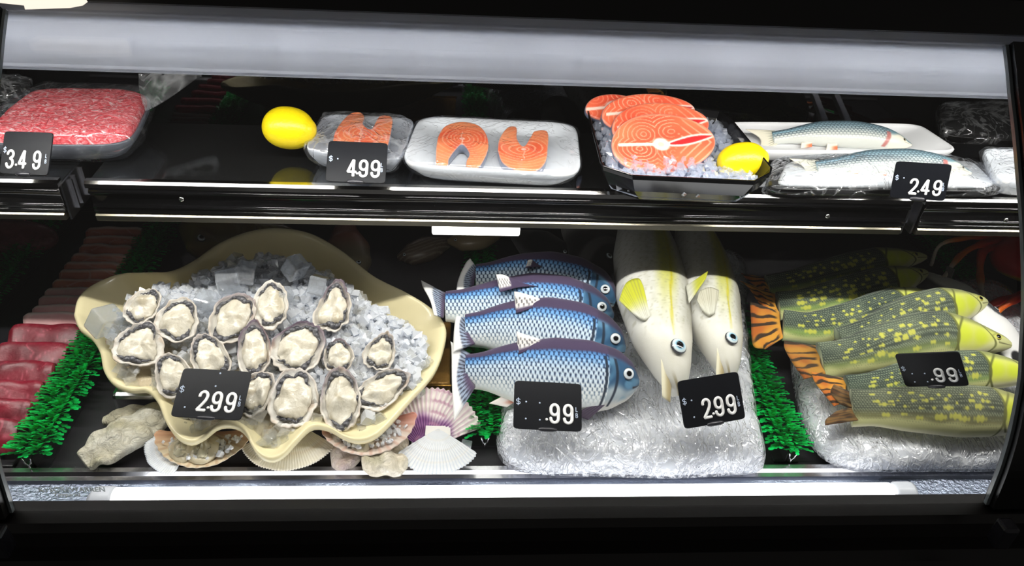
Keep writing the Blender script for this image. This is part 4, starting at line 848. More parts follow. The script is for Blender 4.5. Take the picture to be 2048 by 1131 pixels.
# ------------------------------------------------------------------ big pale fish with yellow stripe
def cod(label, path, h, fins, eyew, yl):
    P = [at(*p) for p in path]; t = thing('rubber_fish', label, 'fish', A(P[2][0], P[2][1], P[2][2] - .03), 'pale yellow striped fish')
    B = Body(P, (.10, -.28, .95), [(0, h * .32), (.15, h * .38), (.4, h * .52), (.65, h * .55), (.85, h * .42), (.95, h * .26), (1, h * .10)], [(0, h * .32), (.15, h * .38), (.4, h * .54), (.65, h * .56), (.82, h * .40), (.93, h * .22), (1, h * .08)],
             [(0, h * .2), (.3, h * .42), (.6, h * .48), (.85, h * .36), (.96, h * .2), (1, h * .08)], 240, 110, .95, flip=1)
    def f(t, w, s, x, q):
        n = nz(np.stack([x * 160, q * 160], -1).reshape(-1, 2), 1.5, 4).reshape(t.shape); c = mixc((.81, .81, .785), (.76, .76, .715), .5 + .5 * n)
        c = mixc(c, (.56, .55, .50), sm(w, .35, .95) * .8); c = mixc(c, (.87, .87, .85), sm(-w, .3, .9))
        yl_ = sm(-np.abs(w - yl - .12 * np.sin(t * 5)), -.42, -.08) * sm(.86 - t, 0, .30); c = mixc(c, (.70, .70, .22), yl_ * .85)
        ll = np.abs(w - yl - .1 - .12 * np.sin(t * 5)); c = mixc(c, (.72, .68, .12), sm(-ll, -.05, -.015) * (t < .86) * .9)
        hd = sm(t, .80, .86); c = mixc(c, (.83, .82, .775), hd * .7)
        sp = sm(nz(np.stack([x * 700, q * 700], -1).reshape(-1, 2), 1, 8).reshape(t.shape), .5, 1.0) * (1 - hd); c = mixc(c, (.55, .54, .44), sp * .35)
        m = np.abs(w + .42 + .9 * (t - .97)); c = mixc(c, (.50, .44, .28), sm(-m, -.14, -.05) * sm(t, .93, .97) * .7); return c
    B.mesh('body', f, M['rubber'], t)
    p, n, T, D = B.on(*eyew, .0006); eye(p, n, D, h * .115, t, (.78, .83, .84), .42, (.60, .76, .84))
    for nm, bs, tp, c0, c1 in fins:
        b = [at(*q) for q in bs]; tt = [at(*q) for q in tp]; fc = lambda a, bb, c0=c0, c1=c1: mixc(mixc(c1, c0, sm(bb, .15, .6)), (.48, .47, .40), sm(np.sin(a * 75), .5, .95) * .45)
        sheet(nm, b, tt, np.cross(b[-1] - b[0], tt[len(tt) // 2] - b[0]), .0022, fc, M['rubber'], t, 40, 14)
    # open mouth: lower jaw wedge
    p, n, T, D = B.on(.955, -.75, -.004); fc = lambda a, b: mixc((.88, .86, .76), (.52, .44, .26), sm(a, .3, .9) * .6)
    sheet('lower_jaw', [p - T * h * .34 - D * h * .02, p - T * h * .04 + D * h * .03], [p + T * h * .16 - D * h * .20, p + T * h * .26 - D * h * .11], n, .006, fc, M['rubber'], t)
    return t
YEL = (.70, .71, .20); PAL = (.78, .78, .73)
cod('left pale fish with a yellow pectoral fin, its head above the tilted 2.99 tag', [(1276, 410, .83), (1290, 490, .845), (1306, 580, .860), (1318, 660, .858), (1338, 735, .836), (1356, 790, .806)], .118,
    [('pectoral_fin', [(1272, 634, .892), (1288, 640, .894), (1302, 632, .896)], [(1238, 600, .908), (1252, 566, .912), (1276, 556, .912), (1286, 570, .910)], YEL, PAL)], (.885, .18), .12)
cod('right pale fish with a grey pectoral fin, its nose behind the tilted 2.99 tag', [(1380, 430, .83), (1396, 500, .842), (1414, 585, .856), (1430, 655, .854), (1446, 715, .838), (1458, 762, .812)], .100,
    [('pectoral_fin', [(1404, 622, .890), (1418, 630, .892), (1430, 626, .892)], [(1394, 600, .902), (1400, 582, .904), (1420, 574, .904), (1438, 580, .902)], (.74, .73, .66), PAL),
     ('back_fin', [(1372, 572, .898), (1378, 606, .896)], [(1416, 542, .915), (1412, 556, .913)], YEL, PAL)], (.885, .18), .25)
# ------------------------------------------------------------------ green spotted plush fish (pike shaped)
def pike(label, path, h, tail, seed, brown=0.0, N0=(0, -.80, .60), bend=None):
    P = [at(*p) for p in path]; t = thing('plush_fish', label, 'plush fish', A(P[1][0], P[1][1], P[1][2] - h * .5), 'green spotted plush fish')
    B = Body(P, N0, [(0, h * .40), (.1, h * .38), (.25, h * .46), (.5, h * .55), (.66, h * .53), (.78, h * .42), (.9, h * .26), (.97, h * .17), (1, h * .08)], [(0, h * .40), (.1, h * .38), (.25, h * .48), (.5, h * .56), (.66, h * .51), (.78, h * .40), (.9, h * .24), (.97, h * .14), (1, h * .06)],
             [(0, h * .16), (.15, h * .26), (.5, h * .33), (.75, h * .32), (.92, h * .22), (1, h * .06)], 260, 110, .95)
    r = np.random.RandomState(seed); sp = []
    for row, n, sc in ((.72, 11, .55), (.45, 11, .75), (.18, 9, .9), (-.22, 7, 1.25)):
        for k in range(n): sp.append((.08 + .55 * (k + r.uniform(.1, .9)) / n, row + r.uniform(-.10, .10), sc * r.uniform(.7, 1.2)))
    def f(t, w, s, x, q):
        n = nz(np.stack([x * 55, q * 70], -1).reshape(-1, 2), 1.2, seed).reshape(t.shape)
        dark = mixc((.30, .34, .29), (.19, .23, .21), .5 + .5 * n); dark = mixc(dark, mixc((.52, .62, .34), (.42, .40, .27), np.full(t.shape, brown)), sm(-w, -.1, .35))
        c = mixc(dark, (.82, .83, .58), sm(-w + .15 * n, .25, .55)); c = mixc(c, (.92, .91, .78), sm(-w, .7, 1.0))
        cx = (x / .0042 + np.floor(q / .0032) % 2 * .5) % 1; cy = (q / .0032) % 1; c = mixc(c, (.70, .75, .62), sm(-np.hypot(cx - .5, cy - .5), -.36, -.16) * .60 * sm(w, -.6, -.1)); c = mixc(c, (.24, .30, .20), sm(-np.hypot(cx - .5, cy - .5), -.26, -.12) * .45 * sm(-w, -.1, .4) * sm(w, -.7, -.4))
        for (a, b, z) in sp:
            d = np.hypot((t - a) * B.L / (.0068 * z), (w - b) * h * .5 / (.0036 * z)) + .30 * n + .22 * np.sin(x * 900 + b * 9); c = mixc(c, (.80, .80, .34), sm(-d, -1.15, -.6) * .92)
        hd = sm(t - .03 * (1 - w * w), .645, .652); hc = mixc((.82, .84, .44), (.80, .85, .24), np.maximum(sm(-np.hypot((t - .71) * 13, (w - .2) * 1.3), -.9, -.2), sm(-np.hypot((t - .80) * 14, (w - .2) * 1.3), -.9, -.2))); hc = mixc(hc, (.66, .68, .38), sm(w, .62, .9)); hc = mixc(hc, (.84, .85, .60), sm(t - .12 * w, .83, .88)); hc = mixc(hc, (.90, .89, .78), sm(-w, .35, .75)); hc = mixc(hc, (.50, .52, .34), sm(w, .7, .95) * .8); c = mixc(c, hc, hd)
        for g0, k, a0, a1 in ((.652, .03, -1, 1), (.725, -.05, -.8, 1), (.815, .07, -.9, .9)):
            g = np.abs(t - g0 - k * (1 - w * w) + (.02 * w if g0 > .76 else 0)); c = mixc(c, (.36, .38, .18), sm(-g, -.009, -.003) * (w > a0) * (w < a1) * .9)
        m = np.abs(w - .06 + .8 * (t - .95)); c = mixc(c, (.42, .42, .26), sm(-m, -.10, -.03) * (t > .90) * .85)
        m = np.abs(w - .42 - .5 * np.sin((t - .86) * 20)); c = mixc(c, (.55, .57, .28), sm(-m, -.10, -.03) * (t > .86) * (t < .96) * .6)
        return mixc(c, (.56, .50, .38), np.full(t.shape, brown * .25))
    B.mesh('body', f, M['plush'], t)
    p, n, T, D = B.on(.90, .52, -.0006); eye(p, n, D, h * .075, t, (.80, .76, .35), .6)
    def tc(a, b):
        n = nz(np.stack([a * 4, b * 3], -1).reshape(-1, 2), 2.2, seed + 3).reshape(a.shape)
        st = sm(np.sin(a * 30 + n * 1.6) + .35 * n, .25, .6) * sm(b, .05, .2); o = mixc((.80, .57, .22), (.70, .39, .17), sm(b * .8 + .3 * n, .2, .8)); c = mixc(o, (.22, .17, .13), st)
        return mixc(c, mixc((.34, .27, .18), (.18, .14, .10), sm(n, -.2, .6)), np.full(a.shape, brown))
    for k, (bs, tp) in enumerate(tail): sheet('tail_fin', [at(*q) for q in bs], [at(*q) for q in tp], B.N[0], h * .10, tc, M['plush'], t, 60, 24, taper=.3)
    return t
pike('rearmost green spotted plush fish, dim under the shelf', [(1535, 575, .820), (1610, 560, .828), (1700, 538, .834), (1780, 522, .834), (1852, 514, .828)], .060, [([(1542, 556, .826), (1535, 575, .820), (1538, 590, .816)], [(1482, 546, .830), (1498, 562, .824), (1520, 580, .816), (1535, 598, .812)])], 1)
pike('second green spotted plush fish from the back, with a pale pointed jaw', [(1556, 612, .812), (1620, 604, .820), (1700, 586, .828), (1780, 566, .828), (1854, 546, .820)], .066, [([(1552, 588, .818), (1548, 606, .812), (1556, 626, .806)], [(1478, 560, .826), (1496, 574, .820), (1514, 600, .812), (1530, 622, .806)])], 2)
pike('green spotted plush fish in the middle with a curled orange tail hanging over the divider', [(1566, 650, .806), (1630, 655, .812), (1710, 640, .824), (1800, 612, .834), (1885, 594, .832)], .070, [([(1558, 622, .812), (1560, 650, .806), (1566, 676, .800)], [(1500, 602, .818), (1502, 640, .808), (1506, 690, .796), (1530, 698, .792)])], 3)
pike('green spotted plush fish whose open snout points at the red crab', [(1680, 690, .816), (1740, 670, .828), (1810, 640, .842), (1890, 618, .846), (1972, 604, .838)], .076, [([(1686, 670, .822), (1680, 690, .816), (1690, 704, .812)], [(1660, 684, .814), (1658, 692, .812), (1664, 702, .810)])], 4, .25)
pike('long green spotted plush fish lying just above the leaning .99 tag', [(1640, 722, .806), (1700, 712, .814), (1780, 690, .830), (1880, 672, .838), (2020, 690, .826)], .080, [([(1640, 692, .814), (1636, 722, .806), (1650, 748, .800)], [(1568, 680, .814), (1570, 698, .810), (1588, 730, .802), (1608, 758, .794)])], 5, .3)
pike('green spotted plush fish partly covered by the leaning .99 tag', [(1694, 782, .792), (1760, 772, .798), (1850, 752, .808), (1960, 742, .812), (2090, 752, .804)], .066, [([(1690, 756, .800), (1688, 782, .792), (1700, 800, .788)], [(1622, 742, .804), (1630, 764, .798), (1650, 790, .790), (1668, 812, .784)])], 6)
pike('front green spotted plush fish with a dark brown forked tail', [(1702, 815, .788), (1770, 815, .796), (1870, 818, .802), (1980, 824, .800), (2110, 834, .790)], .076, [([(1716, 790, .794), (1704, 806, .790), (1704, 816, .788)], [(1666, 766, .800), (1660, 785, .794), (1680, 808, .789)]), ([(1704, 812, .788), (1706, 826, .785), (1716, 840, .783)], [(1672, 822, .786), (1652, 838, .783), (1650, 850, .781)])], 7, .8)
# black and white whale plush under them
def whale():
    P = [at(*p) for p in ((1850, 560, .79), (1895, 596, .796), (1950, 650, .796), (1998, 700, .790), (2040, 752, .785))]; t = thing('plush_whale', 'black and white plush whale lying belly up beneath the green fish', 'plush whale', A(*P[2]) - A(0, 0, .05))
    h = .095; B = Body(P, (.2, -.5, .85), [(0, h * .2), (.2, h * .42), (.5, h * .55), (.8, h * .5), (1, h * .1)], [(0, h * .2), (.2, h * .42), (.5, h * .55), (.8, h * .5), (1, h * .1)], [(0, h * .2), (.3, h * .45), (.7, h * .45), (1, h * .1)], 140, 80)
    def f(t, w, s, x, q):
        c = mixc((.93, .93, .93), (.36, .36, .38), sm(np.abs(w - .05), .72, .86)); d = np.hypot((t - .52) * 9, (w - .45) * 2.4); c = mixc(c, (.20, .20, .22), sm(-d, -1, -.8)); d = np.hypot((t - .93) * 14, (w + .1) * 2.2); return mixc(c, (.10, .10, .11), sm(-d, -1, -.8))
    B.mesh('body', f, M['plush'], t); p, n, T, D = B.on(.54, .42, .0005); eye(p, n, D, .006, t, (.6, .6, .6), .5)
    p, n, T, D = B.on(.14, .3, -.002); sheet('flipper', [p - T * .008, p + T * .008], [p - T * .02 + n * .018, p + n * .022], D, .002, lambda a, b: np.broadcast_to(A(.45, .44, .44), a.shape + (3,)), M['plush'], t)
whale()
# red crab at the far right
crab = thing('crab', 'red and yellow crab with long curved legs at the far right behind the green fish', 'crab', at(2040, 540, .76))
pc = at(2062, 520, .80); V, Fc, Q = ellipsoid(pc, (.082, 0, 0), (0, .062, .012), (0, -.012, .040), 48, 32)
V = V * 1.0 + (nz(Q, 4, 2) * .0025)[:, None] * Q; mesh('shell', V, Fc, M['crab'], crab, col=mixc(mixc((.74, .06, .09), (.86, .13, .12), .5 + .5 * nz(Q, 5, 1)), (.88, .68, .18), sm(-Q[:, 2] - .5 * Q[:, 1] , .25, .6)))
for pts, r in (([(2010, 478, .81), (1962, 488, .835), (1920, 512, .83), (1880, 565, .82)], .0095), ([(2000, 495, .80), (1968, 500, .82), (1960, 540, .80), (1966, 602, .80)], .011), ([(2046, 590, .80), (2000, 602, .81), (1960, 622, .79), (1915, 650, .81)], .009), ([(2060, 585, .81), (2020, 605, .82), (1992, 628, .80), (1974, 668, .80)], .0085),
               ([(2000, 470, .82), (1930, 476, .86), (1880, 490, .85), (1862, 530, .80)], .008)):
    P = catmull([at(*q) for q in pts], 36); u = np.linspace(0, 1, 36); R = r * (1 - .62 * u) * (1 + .16 * np.cos(u * 3 * 2 * math.pi)); V, Fc = tube(P, R, 14)
    uu = np.r_[np.repeat(u, 14), 0, 1]; c = mixc((.74, .10, .07), (.92, .48, .14), sm(uu, .30, .6)); c = mixc(c, (.90, .86, .80), sm(uu, .68, .82)); mesh('leg', V, Fc, M['crab'], crab, col=c)
# dim things at the back of the deck
def simple_fish(name, label, path, h, N0, cf, mat, group=None, tailpx=None):
    P = [at(*p) for p in path]; t = thing(name, label, 'fish', A(P[1][0], P[1][1], P[1][2] - h * .4), group)
    B = Body(P, N0, [(0, h * .16), (.2, h * .3), (.5, h * .52), (.8, h * .45), (1, h * .1)], [(0, h * .16), (.2, h * .3), (.5, h * .52), (.8, h * .42), (1, h * .1)], [(0, h * .14), (.4, h * .36), (.8, h * .32), (1, h * .08)], 100, 64)
    B.mesh('body', cf, mat, t); p, n, T, D = B.on(.86, .35, 0); eye(p, n, D, h * .06, t)
    g = -B.T[0]; p0 = B.c[2]; D0 = B.D[0]; sheet('tail_fin', [p0 + D0 * h * .15, p0 - D0 * h * .15], [p0 + g * h * .5 + D0 * h * .38, p0 + g * h * .35, p0 + g * h * .5 - D0 * h * .38], B.N[0], .003, lambda a, b: cf(np.full(a.shape, .1), 2 * a - 1, b, b, b), mat, t); return t
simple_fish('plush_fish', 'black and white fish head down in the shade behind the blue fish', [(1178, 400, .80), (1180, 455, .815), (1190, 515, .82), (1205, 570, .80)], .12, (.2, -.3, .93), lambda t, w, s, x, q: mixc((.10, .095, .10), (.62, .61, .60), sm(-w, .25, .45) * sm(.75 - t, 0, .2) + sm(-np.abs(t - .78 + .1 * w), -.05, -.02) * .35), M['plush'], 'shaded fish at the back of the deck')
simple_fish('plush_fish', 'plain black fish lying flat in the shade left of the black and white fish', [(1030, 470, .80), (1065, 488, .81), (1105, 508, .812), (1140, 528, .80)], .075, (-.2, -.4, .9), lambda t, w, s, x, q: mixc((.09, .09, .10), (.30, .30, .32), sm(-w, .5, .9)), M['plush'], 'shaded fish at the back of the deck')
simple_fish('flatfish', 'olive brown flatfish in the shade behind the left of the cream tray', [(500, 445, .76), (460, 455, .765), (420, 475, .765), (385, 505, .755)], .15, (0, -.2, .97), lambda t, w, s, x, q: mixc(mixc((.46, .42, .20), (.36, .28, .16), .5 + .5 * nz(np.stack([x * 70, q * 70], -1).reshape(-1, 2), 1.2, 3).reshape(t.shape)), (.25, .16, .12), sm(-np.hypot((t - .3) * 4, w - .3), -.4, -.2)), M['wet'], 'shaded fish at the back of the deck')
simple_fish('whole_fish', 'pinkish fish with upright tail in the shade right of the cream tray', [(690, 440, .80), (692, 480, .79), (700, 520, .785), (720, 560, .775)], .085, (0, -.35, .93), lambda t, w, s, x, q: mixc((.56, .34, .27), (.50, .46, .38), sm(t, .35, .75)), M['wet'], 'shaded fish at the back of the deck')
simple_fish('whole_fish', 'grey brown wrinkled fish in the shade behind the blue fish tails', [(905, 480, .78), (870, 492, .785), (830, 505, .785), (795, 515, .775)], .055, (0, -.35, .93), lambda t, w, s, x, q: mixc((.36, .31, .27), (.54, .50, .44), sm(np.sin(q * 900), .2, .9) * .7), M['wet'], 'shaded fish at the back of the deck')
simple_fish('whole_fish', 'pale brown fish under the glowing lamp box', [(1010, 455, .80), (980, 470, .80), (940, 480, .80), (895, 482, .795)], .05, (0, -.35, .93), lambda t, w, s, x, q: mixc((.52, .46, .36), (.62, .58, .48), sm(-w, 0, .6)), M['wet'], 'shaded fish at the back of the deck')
# ================================================================== oyster tray
gp = thing('gold_tray', 'gold textured low tray under the cream shell dish', 'tray', (-.30, .33, ZD))
p = at(900, 772, .737); p2 = at(800, 772, .737)
box('tray_body', (-.545, p[1] + .006, ZD + .0005), (p[0], .36, .737), M['gold'], gp, .005)
box('tray_rim', (-.548, p[1], .7325), (p[0] + .003, p[1] + .006, .7385), pmat('gold_edge', (.80, .60, .28), .2, .9), gp, .002)
sp_ = thing('steel_pan', 'low steel pan edge showing below the left of the cream dish', 'pan', (-.47, .15, ZD)); q0, q1 = at(226, 778, .735), at(352, 792, .73)
box('pan_body', (q0[0], q1[1] - .005, ZD + .0005), (q1[0] + .03, q1[1] + .075, .736), M['steel'], sp_, .008)
RIM = [(155, 630, .806), (162, 600, .812), (185, 575, .816), (240, 551, .822), (300, 547, .826), (345, 545, .830), (390, 525, .838), (440, 490, .850), (500, 466, .858), (560, 460, .860), (620, 471, .858), (680, 505, .850), (740, 553, .838), (810, 588, .828), (860, 620, .818), (884, 652, .810), (882, 690, .804), (862, 742, .798), (815, 796, .790), (772, 845, .780), (742, 870, .775), (712, 877, .772), (684, 869, .774), (656, 853, .778), (622, 849, .780), (592, 876, .775), (566, 904, .768), (540, 913, .766), (514, 898, .769), (490, 858, .777), (466, 845, .780), (438, 848, .779), (412, 868, .775), (386, 879, .772), (360, 868, .774), (338, 838, .779), (322, 798, .784), (300, 776, .786), (268, 776, .786), (236, 764, .788), (216, 738, .790), (208, 702, .794), (192, 676, .798), (166, 655, .803)]
rim3 = catmull(np.array([at(*r) for r in RIM] + [at(*RIM[0])]), 260)[:-1]
tc = at(530, 690, .75); tc = A(tc[0], tc[1] + .01, .747)
tray = thing('shell_dish', 'large cream scalloped shell-shaped serving dish filled with ice and oysters', 'serving dish', A(tc[0], tc[1], .738))
nrm2 = rim3 - tc; nrm2[:, 2] = 0; nrm2 /= np.linalg.norm(nrm2, axis=1)[:, None]
def tring(s, k, off=0, dz=0):
    """s: 1 rim .. 0 centre; k: share of the rim height kept"""
    P = tc + (rim3 - tc) * A(s, s, 0); P[:, 2] = tc[2] + (rim3[:, 2] - tc[2]) * k + dz; return P + nrm2 * off
R = [tring(.02, 0, 0, -.006), tring(.45, 0, 0, -.006), tring(.62, .10, 0, -.007), tring(.80, .42, 0, -.008), tring(.92, .72, .001, -.008), tring(.98, .88, .003, -.007), tring(1, .97, .0055, -.006), tring(1, 1, .0062, -.002), tring(1, 1, .005, .0015), tring(1, 1, .0015, .003), tring(1, 1, -.003, .0018), tring(.985, .975, -.004), tring(.95, .87, -.002), tring(.88, .66), tring(.78, .42), tring(.66, .22), tring(.52, .09), tring(.35, .02), tring(.02, 0)]
V, Fc = loft(R); mesh('dish', V, Fc, M['cream'], tray)
def zice(x, y): return .770 + .115 * max(0, min(1.2, (y - .05) / .40)) 
ICE = [(228, 610), (290, 575), (380, 558), (430, 535), (470, 515), (530, 512), (600, 522), (660, 545), (720, 590), (790, 625), (845, 665), (858, 705), (835, 760), (790, 810), (740, 850), (700, 856), (640, 835), (590, 850), (545, 895), (515, 870), (480, 830), (430, 835), (385, 860), (350, 820), (318, 770), (250, 752), (222, 700), (205, 650)]
icepoly = np.array([at(px, py, .775 + .09 * (870 - py) / 360)[:2] for px, py in ICE])
lo, hi = icepoly.min(0), icepoly.max(0)
def place(mode):
    def pl(r):
        for _ in range(60):
            q = A(r.uniform(lo[0], hi[0]), r.uniform(lo[1], hi[1]))
            if not inpoly(q, icepoly): continue
            back = sm(np.array([(q[1] - .14) / .18 + (q[0] + .42) / .4 * .8]), 0, 1)[0]
            if mode and r.rand() > back * 1.0 + .05: continue
            if not mode and r.rand() < back * .3: continue
            return A(q[0], q[1], zice(*q) + r.uniform(-.016, .002 + .004 * back))
    return pl
chunks(2300, place(True), .0085, 11).build('crushed_ice', M['ice'], tray, smooth=False, kind='stuff', label='crushed clear ice')
chunks(500, place(False), .011, 12).build('clear_resin_ice', M['icetray'], tray, smooth=False, kind='stuff', label='clear melted ice over the cream bottom')
ip = icepoly.mean(0); fl = [np.c_[ip + (icepoly - ip) * s, [zice(*(ip + (q - ip) * s)) - .013 for q in icepoly]] for s in (1.0, .7, .4, .05)]
V, Fc = loft(fl, False); bk = sm((V[:, 1] - .14) / .18 + (V[:, 0] + .42) / .4 * .8, 0, 1)
mesh('ice_bed', V, Fc, pmat('ice_gel', attr=True, rough=.12, spec=.6, bump=(130, .9, .004, 3), coat=.6), tray, col=mixc((.80, .74, .62), (.90, .91, .92), bk), label='packed ice, beige where the dish shows through')
def ice_cube(label, px, py, z, s, seed, group='large clear ice cubes'):
    r = np.random.RandomState(seed); c = at(px, py, z); Rm = np.array(Matrix.Rotation(r.uniform(0, 1.5), 3, 'Z') @ Matrix.Rotation(r.uniform(-.5, .5), 3, 'X') @ Matrix.Rotation(r.uniform(-.5, .5), 3, 'Y'))
    V = np.array([(x, y, zz) for x in (-1, 1) for y in (-1, 1) for zz in (-1, 1)], float) * s * .5 * r.uniform(.85, 1.1, 3); V = V @ Rm.T + c
    o = mesh('ice_cube', V, [(0, 1, 3, 2), (4, 6, 7, 5), (0, 4, 5, 1), (2, 3, 7, 6), (0, 2, 6, 4), (1, 5, 7, 3)], M['cube'], None, smooth=False, loc=c - A(0, 0, s * .5)); bevel(o, s * .09, 2, .3); tag(o, label, 'ice cube', group); return o
for i, (px, py, s, l) in enumerate(((210, 642, .040, 'large clear ice cube at the far left end of the cream dish'), (492, 545, .036, 'clear ice cube standing highest at the back of the crushed ice'), (456, 562, .034, 'long clear ice cube left of the highest cube'), (590, 535, .034, 'clear ice cube at the back right of the highest cube'), (636, 570, .030, 'clear ice cube between the top centre oyster and the purple rimmed one behind'), (412, 600, .030, 'clear ice cube behind the round white oyster'), (568, 590, .024, 'small clear ice cube right of the top centre oyster'))):
    p = at(px, py, .80); ice_cube(l, px, py, zice(*p[:2]) + .006, s, 20 + i)
# ------------------------------------------------------------------ oysters
def oyster(label, px, py, w, l, ang, seed, rimcol=(.80, .79, .76), purple=0., open_=1.0, tilt=.55, dz=.012):
    r = np.random.RandomState(seed); p = at(px, py, .80); c = at(px, py, zice(*p[:2]) + dz); k = 1550 / ((c - CAM) @ FW)
    n = unit(A(r.uniform(-.12, .12), -math.sin(tilt), math.cos(tilt))); e1 = unit(A(1, 0, 0) - n * n[0]); e2 = np.cross(n, e1); ca, sa = math.cos(ang), math.sin(ang); ax, ay = e1 * ca - e2 * sa, e1 * sa + e2 * ca
    W, L = w / k / 2 * 1.07, l / k / 2 / .93 * 1.07
    o = thing('oyster', label, 'oyster', c - n * .012, 'opened oysters in the cream dish')
    na = 96; a = np.linspace(0, 2 * math.pi, na, endpoint=False); cs = np.c_[np.cos(a), np.sin(a)]
    wob = 1 + .075 * nz(cs, 3, seed) + .03 * nz(cs, 14, seed + 1); rx = W * (1 - .16 * np.sin(a)) * wob; ry = L * wob
    P = lambda s, z, fr=0.: c + (np.cos(a) * rx * s)[:, None] * ax + (np.sin(a) * ry * s)[:, None] * ay + (z + fr * nz(cs, 9, seed + 2))[:, None] * n if not np.isscalar(z + fr * 0.) or True else 0
    h = .010
    R = [P(.05, np.full(na, -h * 1.3)), P(.45, np.full(na, -h * 1.2)), P(.75, np.full(na, -h * .8), .001), P(.93, np.full(na, -h * .2), .002), P(1.02, np.full(na, h * .25), .0026), P(1.0, np.full(na, h * .45), .0028), P(.955, np.full(na, h * .42), .0025), P(.89, np.full(na, h * .15), .0015), P(.80, np.full(na, -h * .15), .0008), P(.6, np.full(na, -h * .5)), P(.3, np.full(na, -h * .6)), P(.03, np.full(na, -h * .6))]
    V, Fc = loft(R); g = np.repeat(np.arange(12), na); aa = np.tile(a, 12); nn = nz(np.c_[np.cos(aa) * 2, np.sin(aa) * 2, g * .4], 2.5, seed + 5)
    c0 = mixc((.78, .74, .69), (.90, .88, .85), .5 + .5 * nn); pm = sm(np.sin(aa - .2) + .4 * nn, .0, .7) * purple; c0 = mixc(c0, (.33, .27, .33), pm * (g < 8)); ins = mixc(rimcol, (.93, .92, .89), sm(g, 6, 9)); cc = np.where((g >= 7)[:, None], mixc(ins, (.40, .36, .42), pm * .45), c0); cc = mixc(cc, (.72, .60, .48), sm(nn, .7, 1.3) * .4)
    mesh('shell', V, Fc, M['oyshell'], o, col=cc)
    # meat: soft lumpy body
    ws = .74; mw = 1 + .07 * nz(cs, 4, seed + 8)
    Q = lambda s, z: c + (np.cos(a) * rx * s * mw)[:, None] * ax + (np.sin(a) * ry * s * mw)[:, None] * ay + (z)[:, None] * n
    rg = []
    for s, z in ((ws, -.003), (ws * 1.0, .0015), (ws * .93, .0045), (ws * .80, .0065), (ws * .62, .0075), (ws * .42, .0080), (ws * .22, .0082), (ws * .04, .0082)):
        q = np.c_[np.cos(a) * s * 3, np.sin(a) * s * 4]; rg.append(Q(s, z + .0034 * nz(q, 1.7, seed + 11) * (s < ws * .95)))
    V, Fc = loft(rg); g = np.repeat(np.arange(8), na); q = np.c_[np.cos(np.tile(a, 8)) * (8 - g) * .2, np.sin(np.tile(a, 8)) * (8 - g) * .2]; m = nz(q, 2.4, seed + 14); cc = mixc((.85, .82, .75), (.90, .885, .84), .5 + .5 * m); cc = mixc(cc, (.70, .65, .55), sm(m, .55, 1.2) * .7); cc = mixc(cc, (.62, .60, .56), sm(1.2 - g, 0, 1) * .5)
    mesh('meat', V, Fc, M['oymeat'], o, col=cc)
    # mantle: dark frilled edge round part of the meat
    segs = [(r.uniform(.2, .6), r.uniform(2.6, 3.4)), (r.uniform(3.7, 4.2), r.uniform(5.4, 6.3))] if seed % 3 else [(r.uniform(-.6, 0), r.uniform(4.4, 5.2))]
    mb = MB()
    for a0, a1 in segs:
        u = np.linspace(a0, a1, 90); cc2 = np.c_[np.cos(u), np.sin(u)]; wb = 1 + .075 * nz(cc2, 3, seed) + .03 * nz(cc2, 14, seed + 1); mm = 1 + .07 * nz(cc2, 4, seed + 8); s = ws * 1.05 * wb * mm + .040 * np.sin(u * 5 + seed) + .020 * np.sin(u * 11 + seed * 2)
        Pm = c + (np.cos(u) * W * (1 - .16 * np.sin(u)) * s)[:, None] * ax + (np.sin(u) * L * s)[:, None] * ay + (.0035 + .0012 * np.sin(u * 23))[:, None] * n
        rr_ = .0030 * np.sqrt(np.clip(np.sin((u - a0) / (a1 - a0) * math.pi), .03, 1)) * (1 + .45 * np.sin(u * 4.3 + seed * 1.7)) * max(.8, min(1.2, W / .024)); mb.add(*tube(Pm, rr_, 9, n, .7))
    mb.build('mantle', M['mantle'], o, label='dark grey frilled edge'); return o
WH = (.90, .89, .87); GR = (.70, .68, .65)
oyster('small white-shelled oyster at the upper left of the dish, behind the left round oyster', 288, 612, 58, 70, .5, 1, WH)
oyster('round white oyster next to the small one at the upper left', 357, 640, 84, 84, .15, 2, WH)
oyster('broad grey-rimmed oyster leaning right, below the ice cubes', 466, 636, 76, 98, .42, 4, GR, .45)
oyster('tall creamy oyster with black spots on both sides at the top centre', 543, 610, 62, 96, .02, 5, WH)
oyster('purple rimmed oyster alone on the crushed ice at the top right', 668, 614, 66, 94, .18, 7, GR, .8)
oyster('wide oyster at the far left under the ice cube', 280, 690, 88, 80, .25, 8, WH, .1)
oyster('oyster tilted left above the price tag in the dish', 420, 712, 66, 88, -.6, 10, GR, .2)
oyster('narrow oyster with a dark left shell in the centre of the dish', 509, 698, 58, 104, -.12, 11, GR, .9)
oyster('big oyster with a dark purple frilled shell right of centre', 597, 694, 90, 102, .42, 13, GR, 1.0)
oyster('small oyster with a reddish purple top right of the dark purple one', 677, 712, 58, 62, -.1, 14, GR, .7)
oyster('small oyster on the ice at the far right of the dish', 762, 704, 58, 70, .35, 16, WH, .2)
oyster('oyster partly hidden behind the left edge of the price tag', 345, 748, 64, 84, -.45, 17, GR, .1)
oyster('oyster partly hidden behind the right edge of the price tag', 512, 784, 62, 84, .35, 19, WH, .1)
oyster('large oval oyster in the front row right of the price tag', 588, 796, 86, 108, .12, 20, WH, .1)
oyster('large oyster with a black edge in the front row, second from the right', 681, 796, 74, 112, -.08, 22, GR, .5)
oyster('pale oyster turned sideways at the right end of the front row', 766, 778, 66, 98, .98, 23, WH, .25)
